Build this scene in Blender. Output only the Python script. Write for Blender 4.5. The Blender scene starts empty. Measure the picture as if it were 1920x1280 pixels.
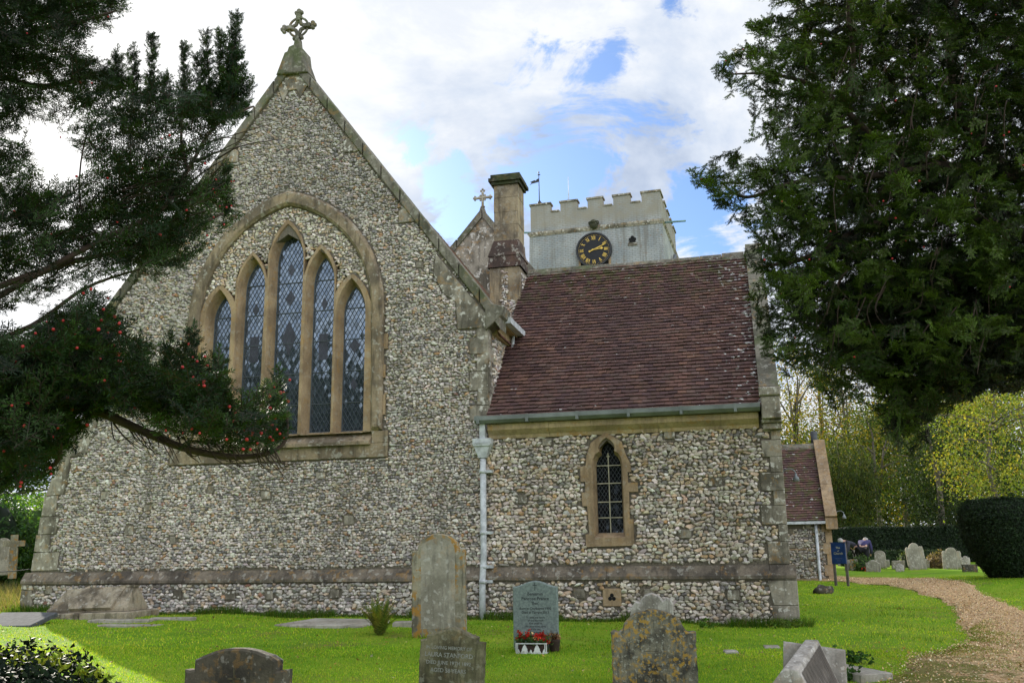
import bpy, math, random
import numpy as np
from math import radians, sin, cos, pi, sqrt, atan2, hypot
from mathutils import Vector, Matrix
from mathutils.geometry import tessellate_polygon

random.seed(7)
RNG = np.random.default_rng(7)
scene = bpy.context.scene
COL = scene.collection

# ------------------------------------------------------------------ camera
PITCH, ROLL, FPX = radians(12.8), radians(-0.8), 1766.0
EYE = Vector((0, 0, 1.65))
cam_d = bpy.data.cameras.new('camera')
cam = bpy.data.objects.new('camera', cam_d)
COL.objects.link(cam)
CAMROT = Matrix.Rotation(pi / 2 + PITCH, 4, 'X') @ Matrix.Rotation(ROLL, 4, 'Z')
cam.matrix_world = Matrix.Translation(EYE) @ CAMROT
cam_d.sensor_width = 36.0
cam_d.lens = FPX / 1920 * 36.0
cam_d.clip_start, cam_d.clip_end = 0.05, 3000
scene.camera = cam


def ray(px, py):
    return CAMROT.to_3x3() @ Vector(((px - 960) / FPX, -(py - 640) / FPX, -1))


def atY(px, py, Y):
    d = ray(px, py)
    return EYE + d * (Y / d.y)


# ------------------------------------------------------------------ light
SUN_AZ, SUN_EL = radians(-30), radians(22.9)
SUN_DIR = Vector((sin(SUN_AZ) * cos(SUN_EL), cos(SUN_AZ) * cos(SUN_EL), sin(SUN_EL)))
sun_d = bpy.data.lights.new('sun', 'SUN')
sun_d.energy = 4.5
sun_d.angle = radians(0.6)
sun_d.color = (1.0, 0.93, 0.80)
sun = bpy.data.objects.new('sun', sun_d)
sun.rotation_euler = (-SUN_DIR).to_track_quat('-Z', 'Y').to_euler()
sun.location = (-30, 40, 40)
COL.objects.link(sun)

scene.view_settings.view_transform = 'Standard'
scene.view_settings.look = 'None'
scene.view_settings.exposure = 0.82
scene.view_settings.gamma = 1.0
scene.render.engine = 'CYCLES'
scene.cycles.max_bounces = 6
scene.cycles.diffuse_bounces = 3
scene.cycles.transmission_bounces = 3
scene.cycles.use_denoising = True


# ------------------------------------------------------------------ node helper
class NB:
    def __init__(self, nt):
        self.nt = nt

    def n(self, t, ins=None, **props):
        nd = self.nt.nodes.new(t)
        for k, v in props.items():
            setattr(nd, k, v)
        for k, v in (ins or {}).items():
            s = nd.inputs[k]
            if isinstance(v, bpy.types.NodeSocket):
                self.nt.links.new(v, s)
            else:
                if s.type == 'RGBA' and len(v) == 3:
                    v = (*v, 1)
                s.default_value = v
        return nd

    def math(self, op, a, b=0.0, clamp=False):
        return self.n('ShaderNodeMath', {0: a, 1: b}, operation=op, use_clamp=clamp).outputs[0]

    def vmath(self, op, a, b):
        return self.n('ShaderNodeVectorMath', {0: a, 1: b}, operation=op)

    def mix(self, f, a, b, bt='MIX'):
        return self.n('ShaderNodeMix', {0: f, 6: a, 7: b}, data_type='RGBA', blend_type=bt).outputs[2]

    def step(self, v, lo, hi, a=0.0, b=1.0):
        return self.n('ShaderNodeMapRange', {0: v, 1: lo, 2: hi, 3: a, 4: b}, interpolation_type='SMOOTHSTEP').outputs[0]

    def noise(self, vec, scale, detail=4, rough=.55, dist=0.0):
        return self.n('ShaderNodeTexNoise', {'Vector': vec, 'Scale': scale, 'Detail': detail, 'Roughness': rough, 'Distortion': dist}).outputs[0]

    def voro(self, vec, scale, feature='F1', out='Distance', rnd=1.0):
        return self.n('ShaderNodeTexVoronoi', {'Vector': vec, 'Scale': scale, 'Randomness': rnd}, feature=feature).outputs[out]

    def ramp(self, f, stops):
        nd = self.n('ShaderNodeValToRGB', {0: f})
        el = nd.color_ramp.elements
        while len(el) < len(stops):
            el.new(0.5)
        for e, (p, c) in zip(el, stops):
            e.position = p
            e.color = (*c, 1) if len(c) == 3 else c
        return nd.outputs[0]

    def obj(self):
        return self.n('ShaderNodeTexCoord').outputs['Object']

    def stretch(self, vec, s):
        return self.n('ShaderNodeMapping', {'Vector': vec, 'Scale': s}).outputs[0]

    def attr(self, name='Col'):
        return self.n('ShaderNodeAttribute', attribute_name=name).outputs['Color']

    def bump(self, h, strength=.4, dist=.01):
        return self.n('ShaderNodeBump', {'Height': h, 'Strength': strength, 'Distance': dist}).outputs[0]


def material(name, fn):
    m = bpy.data.materials.new(name)
    m.use_nodes = True
    nt = m.node_tree
    nt.nodes.clear()
    b = NB(nt)
    out = nt.nodes.new('ShaderNodeOutputMaterial')
    d = fn(b)
    if isinstance(d, dict):
        sh = b.n('ShaderNodeBsdfPrincipled', {k: v for k, v in d.items()}).outputs[0]
    else:
        sh = d
    nt.links.new(sh, out.inputs[0])
    return m


# ------------------------------------------------------------------ sky
world = bpy.data.worlds.new('World')
scene.world = world
world.use_nodes = True
wnt = world.node_tree
wnt.nodes.clear()
wb = NB(wnt)
wdir = wb.n('ShaderNodeTexCoord').outputs['Generated']
sky = wb.n('ShaderNodeTexSky', sky_type='NISHITA', sun_disc=False, sun_elevation=SUN_EL,
           sun_rotation=SUN_AZ % (2 * pi), altitude=50, air_density=1.0, dust_density=1.2, ozone_density=1.6)
sx = wb.n('ShaderNodeSeparateXYZ', {0: wdir})
zz = wb.math('ADD', wb.math('MAXIMUM', sx.outputs[2], 0.0), 0.30)
cv = wb.n('ShaderNodeCombineXYZ', {0: wb.math('DIVIDE', sx.outputs[0], zz), 1: wb.math('DIVIDE', sx.outputs[1], zz), 2: 0.37}).outputs[0]
n1 = wb.noise(cv, 1.9, 9, .60, .35)
n2 = wb.noise(cv, 6.0, 10, .66, .5)
dens = wb.math('ADD', wb.math('MULTIPLY', n1, .9), wb.math('MULTIPLY', n2, 1.15))
dens = wb.math('SUBTRACT', dens, .525)
dens = wb.math('ADD', dens, .215)
# openings in the cloud deck, given as compass directions in the sky
OPEN = [((1118, 95), .034, .24), ((1040, 50), .02, .08), ((748, 266), .022, .25), ((866, 318), .030, .27), ((1030, 352), .030, .18), ((1105, 345), .030, .15),
        ((1335, 425), .055, .27), ((1290, 385), .035, .18), ((885, 405), .036, .22), ((800, 362), .03, .22), ((1240, 40), .03, .14),
        ((970, 285), .018, .14), ((1385, 120), .04, .16), ((600, 30), .05, .09), ((1280, 250), .03, .12)]
wob = wb.n('ShaderNodeTexNoise', {'Vector': wdir, 'Scale': 7.0, 'Detail': 8.0, 'Roughness': .62}).outputs['Color']
wob = wb.vmath('SUBTRACT', wob, (.5, .5, .5)).outputs[0]
wob = wb.vmath('MULTIPLY', wob, (.16, .16, .10)).outputs[0]
wd2 = wb.vmath('ADD', wdir, wob).outputs[0]
wd2 = wb.n('ShaderNodeVectorMath', {0: wd2}, operation='NORMALIZE').outputs[0]
for (p, r, s) in OPEN:
    dv = ray(*p).normalized()
    dist = wb.vmath('DISTANCE', wd2, tuple(dv)).outputs['Value']
    dens = wb.math('SUBTRACT', dens, wb.step(dist, r * .0, r * 1.6, s, 0.0))
cov = wb.step(dens, .45, .60)
n3 = wb.noise(cv, 1.9, 7, .6, .3)
gl = wb.vmath('DISTANCE', wdir, tuple(SUN_DIR)).outputs['Value']
glow = wb.step(gl, 0.0, .42, 1.0, 0.0)
ccol = wb.ramp(n3, [(.36, (2.7, 3.25, 4.3)), (.45, (4.1, 4.55, 5.3)), (.54, (5.6, 5.75, 5.95))])
thick = wb.step(dens, .66, .86)
ccol = wb.mix(wb.math('MULTIPLY', thick, .30), ccol, (3.5, 4.0, 4.9))
ccol = wb.mix(glow, ccol, (8.0, 7.9, 7.7))
# front-lit clouds opposite the sun, boosted out of view to brighten the wall
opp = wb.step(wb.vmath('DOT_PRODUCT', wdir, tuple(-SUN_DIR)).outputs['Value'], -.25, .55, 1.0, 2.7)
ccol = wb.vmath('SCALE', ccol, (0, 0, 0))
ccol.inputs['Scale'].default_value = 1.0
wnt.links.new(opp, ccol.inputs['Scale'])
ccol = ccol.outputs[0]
skyc = wb.mix(1.0, sky.outputs[0], (.62, .80, 1.08), 'MULTIPLY')
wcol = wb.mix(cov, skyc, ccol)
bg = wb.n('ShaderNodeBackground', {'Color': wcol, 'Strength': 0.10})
wo = wnt.nodes.new('ShaderNodeOutputWorld')
wnt.links.new(bg.outputs[0], wo.inputs[0])


# ------------------------------------------------------------------ mesh helper
class MB:
    """collects chunks of geometry and links them as one mesh object"""

    def __init__(self):
        self.v, self.f, self.c, self.mi, self.sm, self.nv = [], [], [], [], [], 0

    def raw(self, verts, faces, col=(.5, .5, .5), mat=0, smooth=False):
        v = np.asarray(verts, float).reshape(-1, 3)
        c = np.asarray(col, float)
        if c.ndim == 1:
            c = np.tile(c[:3], (len(v), 1))
        self.v.append(v)
        self.c.append(c)
        if isinstance(faces, np.ndarray):
            groups = [faces]
        else:
            byk = {}
            for f in faces:
                byk.setdefault(len(f), []).append(f)
            groups = [np.array(x) for x in byk.values()]
        for g in groups:
            self.f.append(g + self.nv)
            self.mi.append(np.full(len(g), mat))
            self.sm.append(np.full(len(g), smooth))
        self.nv += len(v)
        return self

    def box(self, lo, hi, col=(.5, .5, .5), mat=0, M=None):
        x0, y0, z0 = lo
        x1, y1, z1 = hi
        v = np.array([(x0, y0, z0), (x1, y0, z0), (x1, y1, z0), (x0, y1, z0), (x0, y0, z1), (x1, y0, z1), (x1, y1, z1), (x0, y1, z1)], float)
        if M is not None:
            v = np.array([M @ Vector(p) for p in v])
        return self.raw(v, [(0, 3, 2, 1), (4, 5, 6, 7), (0, 1, 5, 4), (1, 2, 6, 5), (2, 3, 7, 6), (3, 0, 4, 7)], col, mat)

    def tube(self, pts, rad, sides=8, col=(.5, .5, .5), mat=0, cap=True, smooth=True):
        pts = [Vector(p) for p in pts]
        if not hasattr(rad, '__len__'):
            rad = [rad] * len(pts)
        vs, prev = [], None
        for i, p in enumerate(pts):
            t = (pts[min(i + 1, len(pts) - 1)] - pts[max(i - 1, 0)]).normalized()
            if prev is None:
                a = t.orthogonal().normalized()
            else:
                a = (prev - t * prev.dot(t)).normalized()
            prev = a
            b = t.cross(a)
            for k in range(sides):
                w = 2 * pi * k / sides
                vs.append(p + (a * cos(w) + b * sin(w)) * rad[i])
        fs = []
        for i in range(len(pts) - 1):
            for k in range(sides):
                k2 = (k + 1) % sides
                fs.append((i * sides + k, i * sides + k2, (i + 1) * sides + k2, (i + 1) * sides + k))
        if cap:
            fs.append(tuple(range(sides))[::-1])
            fs.append(tuple((len(pts) - 1) * sides + k for k in range(sides)))
        return self.raw([tuple(v) for v in vs], fs, col, mat, smooth)

    def ball(self, c, r, sc=(1, 1, 1), nu=8, nv=6, col=(.5, .5, .5), mat=0):
        vs = [(c[0], c[1], c[2] - r * sc[2])]
        for j in range(1, nv):
            t = -pi / 2 + pi * j / nv
            for k in range(nu):
                w = 2 * pi * k / nu
                vs.append((c[0] + r * sc[0] * cos(t) * cos(w), c[1] + r * sc[1] * cos(t) * sin(w), c[2] + r * sc[2] * sin(t)))
        vs.append((c[0], c[1], c[2] + r * sc[2]))
        fs = []
        for k in range(nu):
            k2 = (k + 1) % nu
            fs.append((0, 1 + k2, 1 + k))
            for j in range(nv - 2):
                a, b = 1 + j * nu, 1 + (j + 1) * nu
                fs.append((a + k, a + k2, b + k2, b + k))
            a = 1 + (nv - 2) * nu
            fs.append((a + k, a + k2, len(vs) - 1))
        return self.raw(vs, fs, col, mat, True)

    def plate(self, outer, nf, nb, holes=(), holes_back=None, col=(.5, .5, .5), mat=0, back=False, to3=None, bevel=0.0):
        """a slab drawn in (u, z); front at n=nf, sides run to n=nb; holes get reveals"""
        to3 = to3 or (lambda u, n, z: (u, n, z))
        if bevel > 0:
            fr = offset2d(outer, -bevel)
            self.loft2(fr, outer, nf, nf + bevel, col, mat, to3)
            self.loft2(outer, outer, nf + bevel, nb, col, mat, to3)
        else:
            fr = outer
            self.loft2(outer, outer, nf, nb, col, mat, to3)
        loops = [fr] + [list(h) for h in holes]
        allp = [p for l in loops for p in l]
        tris = tessellate_polygon([[Vector((p[0], p[1], 0)) for p in l] for l in loops])
        fs = []
        for t in tris:
            a, b, c = [allp[i] for i in t]
            ar = (b[0] - a[0]) * (c[1] - a[1]) - (b[1] - a[1]) * (c[0] - a[0])
            fs.append(tuple(t) if ar > 0 else tuple(t)[::-1])
        self.raw([to3(p[0], nf, p[1]) for p in allp], fs, col, mat)
        if back:
            self.raw([to3(p[0], nb, p[1]) for p in allp], [f[::-1] for f in fs], col, mat) if bevel == 0 else self.raw(
                [to3(p[0], nb, p[1]) for p in outer], [tuple(range(len(outer)))[::-1]], col, mat)
        for i, h in enumerate(holes):
            hb = holes_back[i] if holes_back else h
            self.loft2(h, hb, nf, nb, col, mat, to3, flip=True)
        return self

    def loft2(self, A, B, na, nb, col, mat, to3, flip=False):
        k = len(A)
        v = [to3(p[0], na, p[1]) for p in A] + [to3(p[0], nb, p[1]) for p in B]
        fs = []
        for i in range(k):
            j = (i + 1) % k
            f = (i, k + i, k + j, j)
            fs.append(f[::-1] if flip else f)
        self.raw(v, fs, col, mat)

    def build(self, name, mats, parent=None, loc=None, rot=None):
        me = bpy.data.meshes.new(name)
        V = np.concatenate(self.v)
        me.vertices.add(len(V))
        me.vertices.foreach_set('co', V.astype(np.float32).ravel())
        li = np.concatenate([g.ravel() for g in self.f]).astype(np.int32)
        tot = np.concatenate([np.full(len(g), g.shape[1]) for g in self.f])
        start = np.concatenate([[0], np.cumsum(tot)[:-1]]).astype(np.int32)
        me.loops.add(len(li))
        me.loops.foreach_set('vertex_index', li)
        me.polygons.add(len(tot))
        me.polygons.foreach_set('loop_start', start)
        me.polygons.foreach_set('material_index', np.concatenate(self.mi).astype(np.int32))
        me.polygons.foreach_set('use_smooth', np.concatenate(self.sm).astype(bool))
        me.update(calc_edges=True)
        C = np.concatenate(self.c)
        at = me.color_attributes.new('Col', 'FLOAT_COLOR', 'POINT')
        at.data.foreach_set('color', np.hstack([C, np.ones((len(C), 1))]).astype(np.float32).ravel())
        for m in (mats if isinstance(mats, (list, tuple)) else [mats]):
            me.materials.append(m)
        o = bpy.data.objects.new(name, me)
        COL.objects.link(o)
        if parent:
            o.parent = parent
        if loc is not None:
            o.location = loc
        if rot is not None:
            o.rotation_euler = rot
        return o


def offset2d(poly, d):
    """moves a CCW outline outward by d (inward if negative)"""
    n = len(poly)
    out = []
    for i in range(n):
        p0, p1, p2 = Vector(poly[i - 1]), Vector(poly[i]), Vector(poly[(i + 1) % n])
        e1, e2 = (p1 - p0), (p2 - p1)
        if e1.length < 1e-9 or e2.length < 1e-9:
            out.append(tuple(p1))
            continue
        e1.normalize()
        e2.normalize()
        n1, n2 = Vector((e1.y, -e1.x)), Vector((e2.y, -e2.x))
        m = n1 + n2
        if m.length < 1e-6:
            m = n1
        m.normalize()
        k = d / max(.45, m.dot(n1))
        out.append(tuple(p1 + m * k))
    return out


def tag(o, label=None, cat=None, group=None, kind=None):
    for k, v in (('label', label), ('category', cat), ('group', group), ('kind', kind)):
        if v:
            o[k] = v
    return o


def thing(name, label, cat, loc=(0, 0, 0), rot=(0, 0, 0), group=None):
    o = bpy.data.objects.new(name, None)
    o.empty_display_size = .3
    COL.objects.link(o)
    o.location = loc
    o.rotation_euler = rot
    return tag(o, label, cat, group)


def inside(poly, x, y):
    poly = np.asarray(poly, float)
    x, y = np.asarray(x, float), np.asarray(y, float)
    r = np.zeros(x.shape, bool)
    j = len(poly) - 1
    for i in range(len(poly)):
        xi, yi = poly[i]
        xj, yj = poly[j]
        c = ((yi > y) != (yj > y)) & (x < (xj - xi) * (y - yi) / (yj - yi + 1e-12) + xi)
        r ^= c
        j = i
    return r


# ------------------------------------------------------------------ ground shape
def ground(x, y):
    x, y = np.asarray(x, float), np.asarray(y, float)
    k = 1.2
    base = .037 * (17.5 - np.logaddexp(0, (17.5 - y) / k) * k)
    tilt = np.where(x > 0, -.020 * np.clip(x, 0, 6), -.010 * np.clip(x, -20, 0)) * np.clip((24 - y) / 8, 0, 1)
    far = .019 * np.clip(y - 21, 0, 40)
    m = .28 * np.exp(-(((x - 12.6) / 2.2) ** 2 + ((y - 24) / 3.5) ** 2))
    far = far * np.where(x > 5, 1, .9)
    b = .025 * np.sin(x * 1.3 + y * .7) * np.sin(y * .9 - x * .4) + .018 * np.sin(x * 2.9 + 1) * np.sin(y * 2.3 + x)
    return base + tilt + far + m + b * np.clip(y / 6, 0, 1)


def G(x, y):
    return float(ground(x, y))


def atG(px, py):
    d = ray(px, py)
    lo, hi = 1.0, 90.0
    for _ in range(60):
        t = (lo + hi) / 2
        p = EYE + d * t
        if p.z > G(p.x, p.y):
            lo = t
        else:
            hi = t
    return EYE + d * lo


# church frame: u along the east wall, n into the church, z up
TH = radians(13.5)
ORG = Vector((-0.5017, 17.0, 0))


def W(u, n, z=0):
    return ORG + Vector((cos(TH), -sin(TH), 0)) * u + Vector((sin(TH), cos(TH), 0)) * n + Vector((0, 0, z))


# ------------------------------------------------------------------ materials
def stone_mat(name, base, dark, lich=(.42, .40, .34), orange=(.36, .19, .04), amt=.5, oamt=.3, sc=1.0, streak=.4, green=0.0, oth=.55):
    def fn(b):
        o = b.obj()
        big = b.noise(o, 1.6 * sc, 5, .6, .4)
        fine = b.noise(o, 26 * sc, 4, .65)
        st = b.noise(b.stretch(o, (5, 5, .7)), 2.0 * sc, 4, .6)
        c = b.mix(b.step(big, .36, .62), dark, base)
        c = b.mix(b.math('MULTIPLY', b.step(st, .48, .66), streak), c, tuple(x * .35 for x in dark))
        c = b.mix(b.step(fine, .35, .75, .0, .35), c, tuple(x * .5 for x in dark))
        l1 = b.noise(o, 9 * sc, 5, .62)
        c = b.mix(b.math('MULTIPLY', b.step(l1, .56, .62), amt), c, lich)
        l2 = b.noise(b.vmath('ADD', o, (3.1, 1.7, 5.2)).outputs[0], 7 * sc, 6, .66)
        m2 = b.noise(b.vmath('ADD', o, (9.1, 4.7, 1.2)).outputs[0], 1.5 * sc, 3, .5)
        lm = b.math('MULTIPLY', b.step(l2, oth, oth + .05), b.step(m2, .37, .53))
        c = b.mix(b.math('MULTIPLY', lm, oamt), c, orange)
        if green > 0:
            g = b.noise(o, 2.3, 5, .6)
            c = b.mix(b.math('MULTIPLY', b.step(g, .45, .65), green), c, (.075, .10, .03))
        h = b.math('ADD', b.math('MULTIPLY', fine, .6), b.math('MULTIPLY', l1, .8))
        return {'Base Color': c, 'Roughness': .92, 'Specular IOR Level': .2, 'Normal': b.bump(h, .6, .014)}
    return material(name, fn)


M_dress = stone_mat('ochre_dressed_stone', (.40, .29, .175), (.25, .175, .105), amt=.25, oamt=.35, streak=.35)
M_sill = stone_mat('stained_sill_stone', (.33, .255, .165), (.15, .12, .085), amt=.5, oamt=.1, streak=.6)
M_grey = stone_mat('grey_weathered_stone', (.36, .32, .255), (.12, .105, .08), lich=(.56, .53, .47), amt=.9, oamt=.35, streak=.45)
M_plinth = stone_mat('plinth_stone', (.22, .18, .135), (.085, .072, .058), amt=.45, oamt=.35, streak=.5)
M_cope = stone_mat('mossy_coping_stone', (.21, .19, .15), (.10, .092, .07), amt=.4, oamt=.3, green=.55)
M_corn = stone_mat('orange_cornice_stone', (.46, .35, .19), (.30, .225, .13), amt=.1, oamt=.5, streak=.3)
M_chim = stone_mat('yellow_chimney_stone', (.36, .29, .185), (.16, .13, .095), amt=.3, oamt=.25, streak=.6)
M_brickcap = stone_mat('dark_red_weathered_stone', (.12, .075, .06), (.06, .045, .038), amt=.6, oamt=.05)
M_mossdark = stone_mat('dark_mossy_cap', (.06, .062, .035), (.03, .03, .022), amt=.15, oamt=.1, green=.4)
M_g_dark = stone_mat('dark_lichened_gravestone', (.115, .10, .07), (.05, .045, .035), amt=.35, oamt=.25, sc=1.6)
M_g_brown = stone_mat('brown_green_gravestone', (.20, .18, .11), (.075, .066, .04), lich=(.26, .26, .2), amt=.5, oamt=.12, sc=1.8, streak=.6, green=.25)
M_g_tall = stone_mat('buff_gravestone_orange_lichen', (.33, .30, .215), (.17, .155, .115), amt=.45, oamt=.9, sc=1.3, streak=.6, orange=(.33, .17, .03), oth=.50)
M_g_eden = stone_mat('gravestone_yellow_lichen', (.22, .205, .15), (.055, .052, .043), lich=(.33, .33, .27), amt=.7, oamt=.8, sc=3.4, streak=.5, orange=(.40, .24, .04), oth=.515)
M_g_pale = stone_mat('pale_gravestone', (.52, .48, .43), (.26, .235, .20), lich=(.68, .65, .6), amt=.6, oamt=.15, sc=1.8)
M_g_far = stone_mat('far_grey_gravestone', (.38, .35, .28), (.22, .20, .155), lich=(.45, .43, .38), amt=.6, oamt=.2, sc=1.2, streak=.4)
M_tomb = stone_mat('brown_tomb_stone', (.40, .335, .245), (.12, .098, .07), amt=.4, oamt=.15, sc=1.4, streak=.4, green=.15)
M_slab = stone_mat('pale_flat_slab', (.46, .42, .36), (.26, .235, .19), amt=.4, oamt=.1, green=.15)


def mk(name, col, rough=.6, **kw):
    def fn(b):
        n = b.noise(b.obj(), kw.pop('nscale', 8), 4, .6) if True else None
        c = b.mix(b.step(n, .35, .65), tuple(x * .66 for x in col), col)
        d = {'Base Color': c, 'Roughness': rough, 'Specular IOR Level': .3}
        d.update(kw)
        return d
    return material(name, fn)


M_slate = mk('green_grey_slate', (.20, .245, .225), .55, nscale=30)
M_ledger = mk('dark_grey_ledger', (.10, .105, .11), .95, nscale=14)
M_letter = mk('dark_cut_letters', (.035, .04, .042), .8)
M_letter_pale = mk('worn_lead_letters', (.27, .275, .25), .7, nscale=40)
M_pipe = mk('grey_painted_pipe', (.56, .58, .59), .6, nscale=7)
M_gutter = mk('grey_green_gutter', (.20, .22, .205), .45, nscale=3)
M_lamp = mk('dull_grey_lamp', (.22, .24, .25), .6)
M_white = mk('white_painted_metal', (.72, .72, .70), .4)
M_iron = mk('dark_iron', (.03, .03, .032), .5)
M_leadgrey = mk('lead_grey', (.07, .075, .08), .6)
M_came = mk('lead_came', (.085, .10, .115), .6)
M_bar = mk('cream_painted_bar', (.42, .38, .27), .5)
M_gold = mk('gilded_letters', (.72, .47, .09), .45)
M_clockface = mk('black_clock_dial', (.008, .008, .009), .5)
M_signblue = mk('blue_sign_board', (.012, .04, .14), .45)
M_wood = mk('grey_weathered_wood', (.13, .11, .09), .8)
M_signtext = mk('pale_sign_lettering', (.45, .42, .3), .6)
M_bark = mk('red_brown_yew_bark', (.055, .036, .026), .9, nscale=12)
M_barkgrey = mk('grey_brown_bark', (.13, .11, .085), .9, nscale=6)
M_copper = mk('pale_verdigris_spout', (.18, .30, .29), .5)
M_void = mk('dark_void', (.01, .01, .01), .9)
M_louvre = mk('grey_louvre', (.13, .14, .15), .8)


def mortar_fn(b):
    o = b.obj()
    n = b.noise(o, 30, 4, .65)
    big = b.noise(o, .9, 4, .6)
    c = b.mix(b.step(n, .3, .7), (.085, .071, .054), (.19, .16, .122))
    c = b.mix(b.step(big, .4, .65, 0, .3), c, (.15, .14, .12))
    return {'Base Color': c, 'Roughness': .95, 'Specular IOR Level': .2, 'Normal': b.bump(n, .6, .01)}


M_mortar = material('flint_mortar', mortar_fn)


def flint_fn(b):
    o = b.obj()
    n = b.noise(o, 38, 3, .6)
    v = b.noise(o, 14, 4, .7, .6)
    a = b.attr()
    c = b.mix(b.step(v, .46, .66, 0, .30), a, (.12, .11, .10))
    c = b.mix(b.step(n, .5, .7, 0, .45), c, (.52, .49, .43))
    big = b.noise(o, .8, 5, .65)
    c = b.mix(b.step(big, .45, .7, 0, .38), c, (.16, .145, .12))
    st = b.noise(b.stretch(o, (2.2, 2.2, .16)), 1.5, 4, .6)
    c = b.mix(b.step(st, .55, .72, 0, .32), c, (.10, .095, .07))
    return {'Base Color': c, 'Roughness': .62, 'Specular IOR Level': .4, 'Normal': b.bump(b.math('ADD', n, v), .5, .012)}


M_flint = material('flint_nodules', flint_fn)


def tile_fn(b):
    o = b.obj()
    sp = b.n('ShaderNodeSeparateXYZ', {0: o})
    a = b.attr()
    n = b.noise(o, 22, 4, .65)
    c = b.mix(b.step(n, .35, .75, 0, .5), a, (.055, .036, .034))
    big = b.noise(b.stretch(o, (1.2, .5, .5)), 1.3, 4, .6)
    c = b.mix(b.step(big, .42, .66, 0, .55), c, (.062, .034, .036))
    # moss near the ridge, lichen mostly along the right-hand verge
    mz = b.step(sp.outputs[2], 6.3, 7.7)
    mo = b.noise(o, 5.5, 5, .65)
    c = b.mix(b.math('MULTIPLY', b.step(mo, .47, .60), b.math('ADD', b.math('ADD', b.math('MULTIPLY', mz, .75), .10), b.step(sp.outputs[0], 5.2, 5.4, 0, .7))), c, (.085, .085, .03))
    rx = b.math('ADD', b.math('MULTIPLY', b.step(sp.outputs[0], 3.6, 4.9, 0, .115), b.step(sp.outputs[0], 5.0, 5.4, 1, .35)), b.math('MULTIPLY', mz, .03))
    li = b.noise(b.stretch(o, (1, 1.4, 1.4)), 8.5, 3, .5)
    li = b.math('ADD', li, rx)
    c = b.mix(b.step(li, .715, .74), c, (.50, .49, .46))
    return {'Base Color': c, 'Roughness': .8, 'Specular IOR Level': .3, 'Normal': b.bump(n, .5, .006)}


M_tile = material('clay_roof_tiles', tile_fn)


def tower_fn(b):
    o = b.obj()
    br = b.n('ShaderNodeTexBrick', {'Vector': b.n('ShaderNodeMapping', {'Vector': o, 'Rotation': (radians(90), 0, 0)}).outputs[0],
                                    'Color1': (1, 1, 1), 'Color2': (.86, .86, .86), 'Mortar': (.25, .25, .25), 'Scale': 1.0,
                                    'Mortar Size': .012, 'Brick Width': .24, 'Row Height': .085})
    n = b.noise(b.stretch(o, (1, 1, 2.2)), 5.5, 6, .7)
    big = b.noise(o, .7, 4, .6)
    c = b.mix(b.step(big, .35, .65), (.25, .27, .275), (.37, .38, .365))
    c = b.mix(1.0, c, b.mix(.5, (1, 1, 1), br.outputs[0]), 'MULTIPLY')
    c = b.mix(b.step(n, .565, .64, 0, .75), c, (.25, .18, .13))
    fine = b.noise(o, 19, 4, .65)
    c = b.mix(b.step(fine, .6, .72, 0, .5), c, (.17, .15, .13))
    sk = b.noise(b.stretch(o, (2.6, 2.6, .22)), 1.6, 5, .65)
    c = b.mix(b.step(sk, .50, .68, 0, .6), c, (.15, .135, .11))
    sp = b.n('ShaderNodeSeparateXYZ', {0: o})
    st = b.step(sp.outputs[2], 15.9, 16.4)
    n4 = b.noise(o, 2.2, 5, .6)
    c = b.mix(b.math('MULTIPLY', st, b.step(n4, .3, .7, .45, .95)), c, (.26, .235, .185))
    h = b.math('ADD', br.outputs[1], b.math('MULTIPLY', fine, -.6))
    return {'Base Color': c, 'Roughness': .9, 'Specular IOR Level': .2, 'Normal': b.bump(h, -.5, .02)}


M_tower = material('limewashed_brick', tower_fn)


def glass_fn(tint, refl, sc=1.0, motif=True):
    def fn(b):
        o = b.obj()
        # each leaded pane sits at its own slight tilt
        sp = b.n('ShaderNodeSeparateXYZ', {0: o})
        p = b.math('ADD', b.math('MULTIPLY', sp.outputs[0], 1.75), sp.outputs[2])
        q = b.math('SUBTRACT', b.math('MULTIPLY', sp.outputs[0], 1.75), sp.outputs[2])
        cell = b.n('ShaderNodeCombineXYZ', {0: b.math('FLOOR', b.math('DIVIDE', p, .152)), 1: b.math('FLOOR', b.math('DIVIDE', q, .152)), 2: 0.5}).outputs[0]
        wn = b.n('ShaderNodeTexWhiteNoise', {'Vector': cell}, noise_dimensions='3D')
        jit = b.vmath('SUBTRACT', wn.outputs['Color'], (.5, .5, .5)).outputs[0]
        jit = b.vmath('MULTIPLY', jit, (.055, .055, .055)).outputs[0]
        nn = b.n('ShaderNodeTexNoise', {'Vector': o, 'Scale': 9.0}).outputs['Color']
        nn = b.vmath('MULTIPLY', b.vmath('SUBTRACT', nn, (.5, .5, .5)).outputs[0], (.035, .035, .035)).outputs[0]
        geo = b.n('ShaderNodeNewGeometry').outputs['Normal']
        nor = b.n('ShaderNodeVectorMath', {0: b.vmath('ADD', b.vmath('ADD', geo, jit).outputs[0], nn).outputs[0]}, operation='NORMALIZE').outputs[0]
        v = wn.outputs['Value']
        base = b.mix(v, tuple(x * .6 for x in tint), tint)
        dif = b.n('ShaderNodeBsdfDiffuse', {'Color': base}).outputs[0]
        glo = b.n('ShaderNodeBsdfGlossy', {'Color': (.68, .82, .98), 'Roughness': .07, 'Normal': nor}).outputs[0]
        return b.n('ShaderNodeMixShader', {0: b.math('MULTIPLY', refl, b.math('ADD', .86, b.math('MULTIPLY', v, .26))), 1: dif, 2: glo}).outputs[0]
    return fn


M_glass = material('leaded_church_glass', glass_fn((.04, .05, .065), .17))
M_glass_dark = material('dark_leaded_glass', glass_fn((.008, .009, .012), .06))
M_motif = mk('painted_glass_motif', (.055, .055, .075), .3)


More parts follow.
